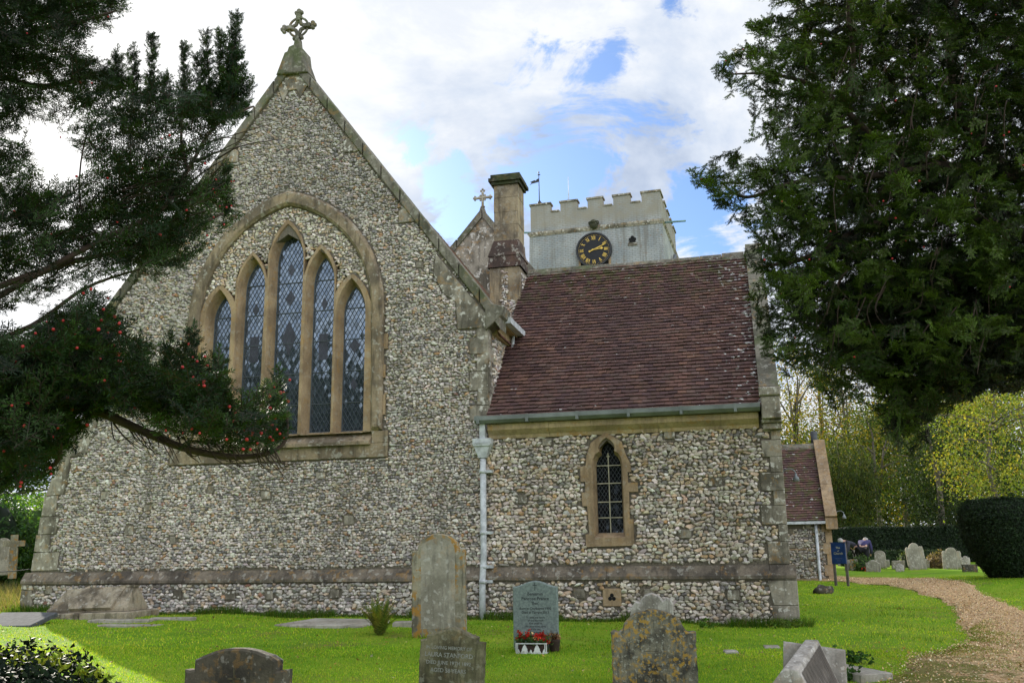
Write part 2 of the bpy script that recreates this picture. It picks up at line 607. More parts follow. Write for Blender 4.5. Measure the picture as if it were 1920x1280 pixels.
def grass_fn(b):
    o = b.obj()
    big = b.noise(o, .35, 5, .6)
    mid = b.noise(o, 2.2, 5, .65)
    fine = b.noise(o, 45, 4, .7)
    c = b.ramp(b.math('ADD', b.math('MULTIPLY', big, .55), b.math('MULTIPLY', mid, .45)),
               [(.34, (.10, .22, .010)), (.48, (.19, .34, .016)), (.62, (.30, .38, .035))])
    c = b.mix(b.step(fine, .3, .7, .55, 0.0), c, (.055, .11, .008))
    br = b.noise(b.vmath('ADD', o, (7, 3, 0)).outputs[0], .8, 7, .72)
    c = b.mix(b.step(br, .54, .68, 0, .7), c, (.17, .14, .045))
    return {'Base Color': c, 'Roughness': .95, 'Specular IOR Level': .1, 'Normal': b.bump(b.math('ADD', fine, mid), .6, .03)}


M_grass = material('churchyard_grass', grass_fn)


def gravel_fn(b):
    o = b.obj()
    v = b.voro(o, 55)
    cv = b.n('ShaderNodeTexVoronoi', {'Vector': o, 'Scale': 38.0}).outputs['Color']
    sp = b.n('ShaderNodeSeparateXYZ', {0: cv})
    n = b.noise(o, 1.1, 6, .65)
    c = b.ramp(sp.outputs[0], [(0, (.26, .15, .07)), (.5, (.58, .38, .20)), (1, (.78, .58, .36))])
    c = b.mix(b.step(n, .40, .62, 0, .55), c, (.58, .385, .20))
    n2 = b.noise(b.vmath('ADD', o, (4, 9, 0)).outputs[0], 2.4, 6, .7)
    sy = b.n('ShaderNodeSeparateXYZ', {0: o})
    near = b.step(sy.outputs[1], 10.0, 15.5, .95, .15)
    left_ = b.step(b.math('SUBTRACT', sy.outputs[0], b.math('MULTIPLY', sy.outputs[1], .36)), .2, 1.9, .13, -.06)
    c = b.mix(b.math('MULTIPLY', b.step(b.math('ADD', n2, left_), .44, .58), near), c, (.15, .15, .03))
    return {'Base Color': c, 'Roughness': .95, 'Specular IOR Level': .15, 'Normal': b.bump(v, .8, .02)}


M_gravel = material('gravel_path', gravel_fn)


def leaf_mat(name, trans=.25, rough=.55, spec=.35, tcol=(1.0, 1.0, .35)):
    def fn(b):
        a = b.attr()
        p = b.n('ShaderNodeBsdfPrincipled', {'Base Color': a, 'Roughness': rough, 'Specular IOR Level': spec}).outputs[0]
        t = b.n('ShaderNodeBsdfTranslucent', {'Color': b.mix(1.0, b.mix(1.0, a, (2.2, 2.2, 2.2), 'MULTIPLY'), tcol, 'MULTIPLY')}).outputs[0]
        return b.n('ShaderNodeMixShader', {0: trans, 1: p, 2: t}).outputs[0]
    return material(name, fn)


M_needle = leaf_mat('yew_needles', .14, .55, .18)
M_leaf = leaf_mat('tree_leaves', .28, .6, .25)
M_shrub = leaf_mat('glossy_shrub_leaves', .06, .55, .06)
M_blade = leaf_mat('grass_blades', .35, .6, .2)


def berry_fn(b):
    return {'Base Color': (.33, .010, .012), 'Roughness': .5, 'Subsurface Weight': .0}


M_berry = material('red_yew_arils', berry_fn)
M_flower = leaf_mat('flower_petals', .2, .7, .1, (1, 1, 1))
M_skin = mk('skin', (.50, .30, .22), .6)
M_navy = mk('purple_navy_jacket', (.045, .04, .12), .85)
M_greyjkt = mk('dark_grey_jacket', (.045, .045, .06), .85)
M_trous = mk('black_trousers', (.012, .012, .015), .85)
M_hair = mk('grey_white_hair', (.42, .40, .38), .8)
# ================================================================== SETTING
def grid_mesh(xs, ys, lift=0.0, keep=None):
    X, Y = np.meshgrid(xs, ys)
    Z = ground(X, Y) + lift
    idx = np.arange(X.size).reshape(X.shape)
    f = np.stack([idx[:-1, :-1], idx[:-1, 1:], idx[1:, 1:], idx[1:, :-1]], -1).reshape(-1, 4)
    return np.stack([X.ravel(), Y.ravel(), Z.ravel()], 1), f


gx = np.concatenate([np.linspace(-900, -60, 12)[:-1], np.linspace(-60, -14, 24)[:-1], np.arange(-14, 18, .22), np.linspace(18, 60, 24), np.linspace(60, 900, 12)[1:]])
gy = np.concatenate([np.linspace(-300, -12, 8)[:-1], np.linspace(-12, 2, 15)[:-1], np.arange(2, 34, .22), np.linspace(34, 90, 40), np.linspace(90, 1500, 14)[1:]])
mb = MB()
v, f = grid_mesh(gx, gy)
mb.raw(v, f, smooth=True)
tag(mb.build('ground', M_grass), kind='structure')

# gravel path: real outline on the ground
inner = [(1.9, 5.2), (3.0, 8.6), (4.15, 10.8), (4.95, 12.15), (5.7, 12.85), (6.45, 13.9), (6.95, 15.2), (7.75, 17.2), (8.5, 18.9), (9.05, 21.0), (9.45, 23.5), (9.55, 26), (9.2, 28.6), (8.3, 30.5), (7.6, 32)]
outer = [(8.3, 5.2), (8.5, 8.6), (8.7, 11.0), (8.85, 13.5), (9.0, 15.5), (9.2, 17.4), (9.65, 19.4), (10.3, 21.5), (10.9, 23.6), (11.2, 25.6), (11.15, 28), (10.4, 30.6), (9.4, 32.5), (8.9, 33), (8.6, 33.5)]


def dense(pl, k):
    out = []
    P = [Vector((*pl[0], 0))] + [Vector((*p, 0)) for p in pl] + [Vector((*pl[-1], 0))]
    for i in range(1, len(P) - 2):
        for j in range(k):
            t = j / k
            a, b, c, d = P[i - 1], P[i], P[i + 1], P[i + 2]
            q = .5 * ((2 * b) + (c - a) * t + (2 * a - 5 * b + 4 * c - d) * t * t + (3 * b - a - 3 * c + d) * t ** 3)
            out.append((q.x, q.y))
    out.append(pl[-1])
    return np.array(out)


pin, pout = dense(inner, 18), dense(outer, 18)
NA = 44
ts = np.linspace(0, 1, NA)
PV = pin[:, None, :] * (1 - ts)[None, :, None] + pout[:, None, :] * ts[None, :, None]
for e, c in ((0, -1), (NA - 1, 1)):
    k = np.arange(len(pin))
    PV[:, e, 0] += .06 * np.sin(k * .37 + c) + .05 * np.sin(k * .83) + RNG.normal(0, .02, len(pin))
pz = ground(PV[..., 0], PV[..., 1]) + .030 * np.minimum(1, np.minimum(ts, 1 - ts) * 14)[None, :] + .003
idx = np.arange(len(pin) * NA).reshape(len(pin), NA)
f = np.stack([idx[:-1, :-1], idx[:-1, 1:], idx[1:, 1:], idx[1:, :-1]], -1).reshape(-1, 4)
mb = MB()
mb.raw(np.stack([PV[..., 0].ravel(), PV[..., 1].ravel(), pz.ravel()], 1), f, smooth=True)
tag(mb.build('path', M_gravel), kind='structure')
PATH_POLY = np.concatenate([pin, pout[::-1]])

# ------------------------------------------------------------------ church
church = thing('church', 'grey flint church with tall gabled chancel, brown tiled vestry and battlemented whitewashed clock tower', 'church', ORG, (0, 0, -TH))


def arch_z(u, uc, a, zs, za):
    h = za - zs
    r = (a * a + h * h) / (2 * a)
    x = min(abs(u - uc), a)
    return zs + sqrt(max(0, r * r - (x + r - a) ** 2))


def lancet(uc, a, z0, zs, za, k=9):
    p = [(uc - a, z0), (uc + a, z0)]
    for i in range(k + 1):
        u = uc + a * cos(pi / 2 * i / k)
        p.append((u, arch_z(u, uc, a, zs, za)))
    for i in range(1, k + 1):
        u = uc - a * sin(pi / 2 * i / k)
        p.append((u, arch_z(u, uc, a, zs, za)))
    return p


PAL_GREY = [((.62, .59, .53), 3), ((.48, .46, .42), 3), ((.33, .315, .295), 2.2), ((.17, .165, .165), .9), ((.50, .41, .30), 1.9), ((.72, .69, .63), 1.5), ((.46, .28, .14), .2), ((.30, .15, .10), .06)]
PAL_CREAM = [((.68, .63, .54), 3.4), ((.56, .51, .43), 3), ((.38, .355, .32), 2.0), ((.18, .175, .17), .7), ((.55, .43, .29), 2.0), ((.74, .71, .65), 1.5), ((.50, .32, .15), .25)]


def flints(mb, size, incl, excl, P0, A, B, NRM, pal, mat=1, bounds=None, tone=None, seed=1, depth=1.0):
    r = np.random.default_rng(seed)
    inc = np.asarray(incl, float)
    a0, b0 = inc.min(0)
    a1, b1 = inc.max(0)
    cs, sz = [], []
    b = b0 + size * .3
    while b < b1:
        a = a0 + r.uniform(0, size)
        rh = size * r.uniform(.54, .74)
        while a < a1:
            w = size * r.choice([.5, .75, 1.0, 1.25, 1.6], p=[.16, .26, .28, .2, .1]) * r.uniform(.85, 1.15)
            cs.append((a + w / 2, b + r.normal(0, size * .10)))
            sz.append((w, rh * r.uniform(.8, 1.35)))
            a += w * .85
        b += rh * .86
    cs, sz = np.array(cs), np.array(sz)
    ok = np.ones(len(cs), bool)
    m = size * .34
    for (du, dv) in ((m, 0), (-m, 0), (0, m), (0, -m)):
        ok &= inside(inc, cs[:, 0] + du, cs[:, 1] + dv)
        for e in excl:
            ok &= ~inside(e, cs[:, 0] + du, cs[:, 1] + dv)
    cs, sz = cs[ok], sz[ok]
    S, K = len(cs), 7
    ang = np.linspace(0, 2 * pi, K, endpoint=False)[None, :] + r.uniform(-.3, .3, (S, K)) + r.uniform(0, 6.28, (S, 1))
    rad = r.uniform(.68, 1.2, (S, K))
    rot = r.normal(0, .28, (S, 1))
    ex, ez = np.cos(ang) * rad * sz[:, :1] * .53, np.sin(ang) * rad * sz[:, 1:] * .54
    e1, e2 = ex * np.cos(rot) - ez * np.sin(rot), ex * np.sin(rot) + ez * np.cos(rot)
    hgt = size * r.uniform(.22, .42, (S, 1)) * depth
    til1, til2 = r.normal(0, .26, (S, 1)), r.normal(0, .26, (S, 1))
    vs = np.zeros((S, 1 + 2 * K, 3))
    vs[:, 0, 0] = cs[:, 0] + r.normal(0, size * .06, S)
    vs[:, 0, 1] = cs[:, 1] + r.normal(0, size * .06, S)
    vs[:, 0, 2] = hgt[:, 0]
    k1 = r.uniform(.55, .88, (S, 1))
    vs[:, 1:1 + K, 0] = cs[:, :1] + e1 * k1
    vs[:, 1:1 + K, 1] = cs[:, 1:] + e2 * k1
    vs[:, 1:1 + K, 2] = hgt * (.86 + r.uniform(-.1, .1, (S, K))) + e1 * til1 + e2 * til2
    vs[:, 1 + K:, 0] = cs[:, :1] + e1
    vs[:, 1 + K:, 1] = cs[:, 1:] + e2
    vs[:, 1 + K:, 2] = -.004
    base = (np.arange(S) * (1 + 2 * K))[:, None, None]
    k = np.arange(K)
    k2 = (k + 1) % K
    t = np.stack([np.zeros(K, int), 1 + k, 1 + k2], -1)[None] + base
    q = np.stack([1 + k, 1 + K + k, 1 + K + k2, 1 + k2], -1)[None] + base
    wts = np.array([p[1] for p in pal])
    ci = r.choice(len(pal), S, p=wts / wts.sum())
    col = np.array([p[0] for p in pal])[ci] * r.uniform(.78, 1.2, (S, 1)) * (1 + r.normal(0, .03, (S, 3))) * np.array([1.05, .985, .955])
    if tone is not None:
        col *= tone(cs[:, 0], cs[:, 1])[:, None]
    col = np.repeat(np.clip(col, .01, .9)[:, None, :], 1 + 2 * K, 1)
    P0, A, B, NRM = [np.array(x, float) for x in (P0, A, B, NRM)]
    w3 = P0 + vs[..., :1] * A + vs[..., 1:2] * B + vs[..., 2:3] * NRM
    off = mb.nv
    mb.v.append(w3.reshape(-1, 3))
    mb.c.append(col.reshape(-1, 3))
    for g in (t.reshape(-1, 3), q.reshape(-1, 4)):
        mb.f.append(g + off)
        mb.mi.append(np.full(len(g), mat))
        mb.sm.append(np.repeat(r.uniform(0, 1, S) < .45, len(g) // S))
    mb.nv += S * (1 + 2 * K)


FRONT = dict(A=(1, 0, 0), B=(0, 0, 1), NRM=(0, -1, 0))

# ---- chancel east wall
AP = (-4.1, 11.95)
SL, SR = 1.29, 1.345


def cop_z(u):
    return AP[1] - (SR * (u - AP[0]) if u > AP[0] else SL * (AP[0] - u))


UL, UR = -8.35, 0.05
wall_poly = [(-9.33, 1.35), (UR, 1.35), (UR, cop_z(UR) - .05), AP, (UL, cop_z(UL) - .05), (UL, 4.7), (-8.98, 3.75), (-8.98, 3.36), (-9.14, 3.0), (-9.2, 2.5)]
WC = -4.08
LIGHTS = [(-5.515, .205, 6.32, 6.83), (-4.82, .22, 6.93, 7.48), (-4.07, .285, 7.42, 8.08), (-3.33, .22, 6.93, 7.49), (-2.67, .22, 6.28, 6.83)]
holes_b = [lancet(u, a, 4.0, zs, za) for (u, a, zs, za) in LIGHTS]
holes_f = [lancet(u, a + .085, 3.93, zs, za + .13) for (u, a, zs, za) in LIGHTS]
# dressed surround outline
BND = [-5.93, -5.165, -4.475, -3.68, -3.005, -2.25]
TOPZ = [7.06, 7.69, 8.31, 7.72, 7.06]
sur = [(-6.14, 3.95), (-1.98, 3.95)]
tooth = [(4.25, -2.06), (4.62, -1.93), (4.95, -2.07), (5.2, -1.94), (5.5, -2.06), (5.8, -1.9)]
zprev = 3.95
for z_, u_ in tooth:
    sur += [(u_, zprev), (u_, z_)]
    zprev = z_
sur += [(-2.06, 5.8), (-2.06, 5.9), (-2.25, 5.9)]
for i in range(4, -1, -1):
    uc = LIGHTS[i][0]
    zs = LIGHTS[i][2]
    l, rr = BND[i], BND[i + 1]
    H = max(uc - l, rr - uc) + .02
    for k in range(9):
        u = rr + (l - rr) * k / 8
        sur.append((u, arch_z(u, uc, H, zs - .05, TOPZ[i])))
sur += [(-5.93, 5.9), (-6.14, 5.9)]
# drop exact repeats
S2 = []
for p in sur:
    if not S2 or hypot(p[0] - S2[-1][0], p[1] - S2[-1][1]) > 1e-4:
        S2.append(p)
sur = S2


def hood_arc(a, za, k=22, zs=6.3):
    return [(WC + a * cos(pi * i / (2 * k)), arch_z(WC + a * cos(pi * i / (2 * k)), WC, a, zs, za)) for i in range(k + 1)] + \
           [(WC - a * sin(pi * i / (2 * k)), arch_z(WC - a * sin(pi * i / (2 * k)), WC, a, zs, za)) for i in range(1, k + 1)]


hood_o, hood_i = hood_arc(2.10, 8.90), hood_arc(1.84, 8.60)
hood_poly = [(WC + 2.10, 3.97)] + hood_o + [(WC - 2.10, 3.97), (WC - 1.88, 3.97)] + hood_i[::-1] + [(WC + 1.88, 3.97)]
sill_poly = [(-6.42, 3.46), (-1.87, 3.46), (-1.87, 3.96), (-6.42, 3.96)]

mb = MB()
opening = [(-6.05, 3.7), (-2.1, 3.7), (-2.1, 5.95), (-2.3, 6.6), (-3.05, 7.4), (-3.75, 7.8), (-4.07, 8.0), (-4.4, 7.8), (-5.1, 7.4), (-5.85, 6.6), (-6.05, 5.95)]
mb.plate(wall_poly, 0.0, .55, holes=[opening])
# quoins, kneelers and toothing along the slopes
excl = [sur, sill_poly, hood_poly]


def stone1(p, n, nb, bevel):
    m = MB()
    m.plate(p, n, nb, bevel=bevel)
    m.build('dressed_stone', M_grey, church)



def block(u0, u1, z0, z1, n=-.03, nb=.02, mbx=None, sk=0.0, jit=.012):
    j = lambda: random.uniform(-jit, jit)
    p = [(u0 + j(), z0 + j()), (u1 + j(), z0 + j()), (u1 + sk + j(), z1 + j()), (u0 + sk + j(), z1 + j())]
    m = MB()
    m.plate(p, n + .008 + random.uniform(-.004, .003), nb, bevel=.005)
    m.build('quoin_stone', M_grey, church)
    excl.append(p)


z = 4.05
k = 0
while z < 5.75:
    h = random.uniform(.26, .36)
    block(UR - (.20 if k % 2 else .34), UR + .012, z, z + h - .008)
    z += h
    k += 1
ren = [(-.52, 5.78), (UR + .012, 5.78), (UR + .012, 6.0), (-.30, 6.45), (-.62, 6.86), (-.95, 7.3), (-1.0, 6.9), (-.80, 6.5), (-.55, 6.3)]
stone1(ren, -.035, .02, bevel=.01)
excl.append(ren)
for u in (-1.5, -2.7):
    zc = cop_z(u) - .34
    p = [(u - .22, zc - .12), (u + .05, zc - .12), (u + .17, zc - .10), (u - .08, zc + .22), (u - .22, zc + .12)]
    stone1(p, -.034, .02, bevel=.01)
    excl.append(p)
    u2 = 2 * AP[0] - u
    zc = cop_z(u2) - .34
    p = [(u2 - .17, zc - .10), (u2 - .05, zc - .12), (u2 + .22, zc - .12), (u2 + .22, zc + .12), (u2 + .08, zc + .22)]
    stone1(p, -.034, .02, bevel=.01)
    excl.append(p)
apx = [(-4.45, 11.30), (-4.3, 10.9), (-4.2, 11.15), (-4.0, 11.15), (-3.92, 10.95), (-3.72, 11.28), (AP[0], AP[1] - .12)]
stone1(apx, -.030, .02, bevel=.008)
excl.append(apx)
# left buttress stones
for (u0, u1, z0, z1, sk) in ((-9.0, -8.68, 3.3, 3.72, 0), (-9.16, -8.78, 2.96, 3.3, .12), (-9.2, -8.9, 2.55, 2.94, .03), (-9.26, -8.84, 2.2, 2.53, .02), (-9.3, -8.98, 1.85, 2.18, .02), (-9.33, -8.75, 1.5, 1.83, .02),
                             (-8.75, -8.35, 3.72, 4.05, .12), (-8.55, -8.2, 4.05, 4.5, .12)):
    block(u0 - .012, u1, z0, z1, sk=sk)
for (u, z) in ((-1.35, 7.05), (-5.9, 7.4), (-6.9, 2.6), (-7.9, 2.85), (-5.55, 2.9), (-7.3, 2.15), (-4.4, 2.75), (-2.7, 2.25), (-6.3, 1.95), (-3.3, 3.1)):
    block(u, u + random.uniform(.12, .2), z, z + random.uniform(.1, .16), n=-.024)
cb = .175
cope_in = [(UR, cop_z(UR) - cb * 1.65), (AP[0], AP[1] - cb * 1.7), (UL, cop_z(UL) - cb * 1.65)]
flint_in = [(-9.33, 1.45), (UR, 1.45), cope_in[0], cope_in[1], cope_in[2], (UL, 4.7), (-8.98, 3.75), (-8.98, 3.36), (-9.14, 3.0), (-9.2, 2.5)]


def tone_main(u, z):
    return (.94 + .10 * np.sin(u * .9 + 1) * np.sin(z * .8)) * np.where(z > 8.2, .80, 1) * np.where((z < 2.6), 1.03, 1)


# flint spandrels inside the hood are paler and set back a little
span_in = hood_i + [(-5.95, 5.9), (-5.95, 5.9)]
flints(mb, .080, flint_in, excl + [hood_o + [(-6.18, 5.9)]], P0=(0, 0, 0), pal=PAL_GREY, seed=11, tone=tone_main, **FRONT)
flints(mb, .084, hood_i, [sur, hood_poly], P0=(0, .01, 0), pal=PAL_CREAM, seed=12, **FRONT)
# lower plinth wall stands a little proud
PL = .075
low_poly = [(-9.44, .1), (5.2, .1), (5.2, 1.24), (-9.42, 1.24)]
mb.plate(low_poly, -PL, .05)
vent_poly = [(2.05, .80), (2.36, .80), (2.36, 1.09), (2.05, 1.09)]
lowx = [[(4.83, 0), (5.25, 0), (5.25, 1.3), (4.83, 1.3)], [(-9.5, 0), (-9.22, 0), (-9.22, 1.3), (-9.5, 1.3)], vent_poly]
lowb = []
for (u, z) in ((-8.9, 1.05), (-5.0, .93), (-4.2, .93), (-2.9, .95), (-1.2, .95), (1.55, .93), (2.75, .93), (4.1, .9), (.7, .98), (-6.1, .95)):
    w = random.uniform(.14, .2)
    stone1([(u, z), (u + w, z), (u + w, z + .15), (u, z + .15)], -PL - .026, -PL + .01, bevel=.006)
    lowx.append([(u, z), (u + w, z), (u + w, z + .15), (u, z + .15)])
flints(mb, .096, [(-9.42, .35), (0.05, .35), (0.05, 1.23), (-9.42, 1.23)], lowx, P0=(0, -PL, 0), pal=PAL_GREY, seed=13, **FRONT)
flints(mb, .10, [(-0.03, .15), (5.18, .15), (5.18, 1.23), (-0.03, 1.23)], lowx, P0=(0, -PL, 0), pal=PAL_CREAM, seed=14, **FRONT)
# chancel side walls
sidep = [(0, 1.0), (9.6, 1.0), (9.6, 5.9), (0, 5.9)]
mb.raw([(UR, 0, .2), (UR, 9.6, .2), (UR, 9.6, 6.0), (UR, 0, 6.0)], [(0, 1, 2, 3)])
mb.raw([(UL, 0, .2), (UL, 9.6, .2), (UL, 9.6, 6.0), (UL, 0, 6.0)], [(3, 2, 1, 0)])
flints(mb, .11, [(.28, 3.9), (3.5, 3.9), (3.5, 5.75), (.28, 5.75)], [], P0=(UR, 0, 0), A=(0, 1, 0), B=(0, 0, 1), NRM=(1, 0, 0), pal=PAL_GREY, seed=15)
z = 4.0
k = 0
while z < 5.75:
    h = random.uniform(.26, .36)
    m = MB()
    m.box((UR, -.005, z), (UR + .03, (.20 if k % 2 else .32), z + h - .008))
    m.build('quoin_stone', M_grey, church)
    z += h
    k += 1
mb.build('chancel_wall', [M_mortar, M_flint], church)

# plinth string course
mb = MB()
prof = [(-PL - .05, 1.235), (-PL - .05, 1.285), (-.015, 1.45), (.05, 1.45), (.05, 1.235)]


def extrude_u(mb, prof, u0, u1, seg=1, col=(.5, .5, .5), mat=0):
    us = np.linspace(u0, u1, seg + 1)
    vs = [(u, n, z) for u in us for (n, z) in prof]
    k = len(prof)
    fs = []
    for i in range(seg):
        for j in range(k):
            j2 = (j + 1) % k
            fs.append((i * k + j, (i + 1) * k + j, (i + 1) * k + j2, i * k + j2)[::-1])
    fs.append(tuple(range(k)))
    fs.append(tuple(range(seg * k, seg * k + k))[::-1])
    mb.raw(vs, fs, col, mat)


u = -9.47
while u < 5.22:
    L = min(random.uniform(.7, 1.05), 5.22 - u)
    dz = random.uniform(-.006, .006)
    extrude_u(mb, [(n + random.uniform(-.004, .004), z + dz) for n, z in prof], u, u + L - .006)
    u += L
mb.build('string_course', M_plinth, church)
for (u0, u1) in ((-9.46, -9.22), (4.83, 5.215)):
    z = .15
    while z < 1.22:
        h = min(random.uniform(.28, .4), 1.232 - z)
        mb = MB()
        mb.plate([(u0, z), (u1 + random.uniform(-.08, .06) * (1 if u0 < 0 else 0), z), (u1, z + h - .006), (u0 - (0 if u0 < 0 else random.uniform(0, .1)), z + h - .006)], -PL - .028, .3, bevel=.01)
        mb.build('quoin_stone', M_grey, church)
        z += h

# ---- great window
mb = MB()
mb.plate(sur, -.035, .22, holes=holes_f, holes_back=holes_b)
window = mb.build('east_window_surround', M_dress, church)
tag(window, 'ochre stone surround of five tall stepped lancet lights')


def clip_line(poly, p, d):
    ts = []
    k = len(poly)
    for i in range(k):
        a, b = poly[i], poly[(i + 1) % k]
        ex, ey = b[0] - a[0], b[1] - a[1]
        den = d[0] * ey - d[1] * ex
        if abs(den) < 1e-9:
            continue
        t = ((a[0] - p[0]) * ey - (a[1] - p[1]) * ex) / den
        s = ((a[0] - p[0]) * d[1] - (a[1] - p[1]) * d[0]) / den
        if -1e-6 <= s <= 1 + 1e-6:
            ts.append(t)
    return (min(ts), max(ts)) if len(ts) >= 2 else None


def strip(mb, p, q, w, n0, n1):
    d = Vector((q[0] - p[0], q[1] - p[1]))
    if d.length < .01:
        return
    s = Vector((-d.y, d.x)).normalized() * w / 2
    mb.plate([(p[0] - s.x, p[1] - s.y), (q[0] - s.x, q[1] - s.y), (q[0] + s.x, q[1] + s.y), (p[0] + s.x, p[1] + s.y)][::1], n0, n1)


def lattice(mb, poly, step, slope, w, n0, n1, u_ref=0.0):
    us = [p[0] for p in poly]
    zs = [p[1] for p in poly]
    nrm = sqrt(1 + slope * slope)
    for sg in (1, -1):
        lo = min(slope * sg * u + z for u in us for z in zs)
        hi = max(slope * sg * u + z for u in us for z in zs)
        k = math.floor(lo / step)
        while k * step < hi:
            c = k * step
            r = clip_line(poly, (0, c), (1, -slope * sg))
            if r:
                strip(mb, (r[0], c - slope * sg * r[0]), (r[1], c - slope * sg * r[1]), w, n0, n1)
            k += 1


MOTIF = {0: [(5.55, .07, .13)], 1: [(6.53, .075, .14), (5.72, .095, .26)], 2: [(7.30, .08, .14), (6.72, .11, .17), (5.9, .15, .36), (5.1, .09, .16)], 3: [(6.55, .075, .14), (5.68, .095, .26)], 4: [(5.66, .12, .15), (4.9, .07, .12)]}
GN = .205
for i, (uc, a, zs, za) in enumerate(LIGHTS):
    g = MB()
    hb = holes_b[i]
    g.plate(offset2d(hb, .01), GN, GN + .012)
    for (z, w, h) in MOTIF[i]:
        if h > .2 and i != 2:
            p = [(uc - w, z - h), (uc + w, z - h), (uc + w, z + h), (uc - w, z + h)]
        else:
            p = [(uc, z - h), (uc + w, z), (uc, z + h), (uc - w, z)]
        g.plate(p, GN - .004, GN + .002, mat=1)
    gl = g.build('lancet_light', [M_glass, M_motif], window)
    c = MB()
    lattice(c, hb, .152, 1.75, .0075, GN - .010, GN + .004)
    z = 4.0 + .55
    while z < zs + .2:
        r = clip_line(hb, (0, z), (1, 0))
        strip(c, (r[0], z), (r[1], z), .016, GN - .02, GN)
        z += .62
    for k in range(len(hb)):
        strip(c, hb[k], hb[(k + 1) % len(hb)], .018, GN - .014, GN + .002)
    c.build('lead_came', M_came, window)
mb = MB()
mb.plate(hood_poly, -.11, .02, bevel=.05)
mb.build('hood_mould', M_sill, church)
mb = MB()
mb.plate([(-6.42, 3.46), (-1.87, 3.46), (-1.87, 3.72), (-6.42, 3.72)], -.045, .05, bevel=.008)
u = -5.98
while u < -2.2:
    L = min(random.uniform(.8, 1.3), -2.2 - u)
    extrude_u(mb, [(-.12, 3.70), (-.12, 3.76), (.20, 4.005), (.25, 4.005), (.25, 3.70)], u, u + L - .005)
    u += L
mb.plate([(-6.42, 3.725), (-5.985, 3.725), (-5.985, 3.95), (-6.42, 3.95)], -.04, .05, bevel=.008)
mb.plate([(-2.19, 3.725), (-1.87, 3.725), (-1.87, 3.95), (-2.19, 3.95)], -.04, .05, bevel=.008)
mb.build('window_sill', M_sill, church)

# ---- gable coping
for side in (1, -1):
    mb = MB()
    ue = (UR + .26) if side > 0 else (UL - .26)
    n_st = 11
    for k in range(n_st):
        a, b = AP[0] + (ue - AP[0]) * (k + .04) / n_st, AP[0] + (ue - AP[0]) * (k + 1) / n_st - .004 * side
        za, zb = cop_z(a), cop_z(b)
        th = cb * 1.65
        d1, d2 = random.uniform(-.012, .012), random.uniform(-.012, .012)
        p = [(a, za - th), (b, zb - th), (b, zb + d1 * .4), (a, za + d1 * .4 + .004)]
        if side < 0:
            p = p[::-1]
            p = [p[1], p[0], p[3], p[2]] if False else [(b, zb - th), (a, za - th), (a, za + d1 * .4 + .004), (b, zb + d1 * .4)]
        mb.plate(p, -.075 + d2 * .4, .42, bevel=.015, back=True)
    kn = [(UR - .02, 5.72), (UR + .30, 5.98), (UR + .34, 6.14), (UR + .10, 6.22), (UR - .02, 6.2)]
    if side < 0:
        kn = [(2 * AP[0] - p[0] - .1, p[1]) for p in kn][::-1]
    mb.plate(kn, -.085, .44, bevel=.012, back=True)
    mb.build('gable_coping', M_cope, church)

# apex stone and wheel cross
def wheel_cross():
    mb = MB()
    c = WC
    mb.plate([(c - .36, 11.50), (c + .36, 11.46), (c + .24, 11.78), (c + .20, 12.04), (c + .07, 12.04), (c + .02, 12.14), (c - .10, 12.10), (c - .13, 12.0), (c - .19, 11.98), (c - .24, 11.84)], -.13, .30, back=True, bevel=.02)
    mb.plate([(c - .085, 12.05), (c + .095, 12.05), (c + .055, 12.36), (c - .05, 12.36)], .02, .17, back=True, bevel=.015)
    zc = 12.66
    mb.plate([(c - .05, 12.3), (c + .05, 12.3), (c + .042, zc - .13), (c - .042, zc - .13)], .03, .16, back=True, bevel=.012)
    mb.plate([(c - .042, zc + .13), (c + .042, zc + .13), (c + .05, zc + .30), (c - .05, zc + .30)], .03, .16, back=True, bevel=.012)
    mb.plate([(c + .13, zc - .042), (c + .28, zc - .05), (c + .28, zc + .05), (c + .13, zc + .042)], .03, .16, back=True, bevel=.012)
    mb.plate([(c - .28, zc - .05), (c - .13, zc - .042), (c - .13, zc + .042), (c - .28, zc + .05)], .03, .16, back=True, bevel=.012)
    for (dx, dz) in ((0, .34), (.33, 0), (-.33, 0)):
        t = [(0, 0, .055), (.055 * (1 if dx == 0 else 0), .055 * (1 if dx else 0), .05), (-.055 * (1 if dx == 0 else 0), -.055 * (1 if dx else 0), .05), (.04 * np.sign(dx), .045 * np.sign(dz), .05)]
        for (a, b, r) in t:
            mb.ball((c + dx + a, .095, zc + dz + b), r, (1, 1.15, 1), 8, 6)
    for s in (-1, 1):
        mb.ball((c + s * .085, .095, 12.40), .045, (1, 1.2, 1), 8, 6)
    ring = [(c + .215 * cos(2 * pi * k / 32), .095, zc + .215 * sin(2 * pi * k / 32)) for k in range(33)]
    mb.tube(ring, .026, 8, cap=False)
    sq = []
    for k in range(33):
        w = 2 * pi * k / 32
        r = .115 + .028 * cos(4 * w)
        sq.append((c + r * cos(w), .095, zc + r * sin(w)))
    mb.tube(sq, .042, 8, cap=False)
    return mb


tag(wheel_cross().build('gable_cross', M_cope, church), 'stone wheel cross with trefoil ends on the chancel gable')


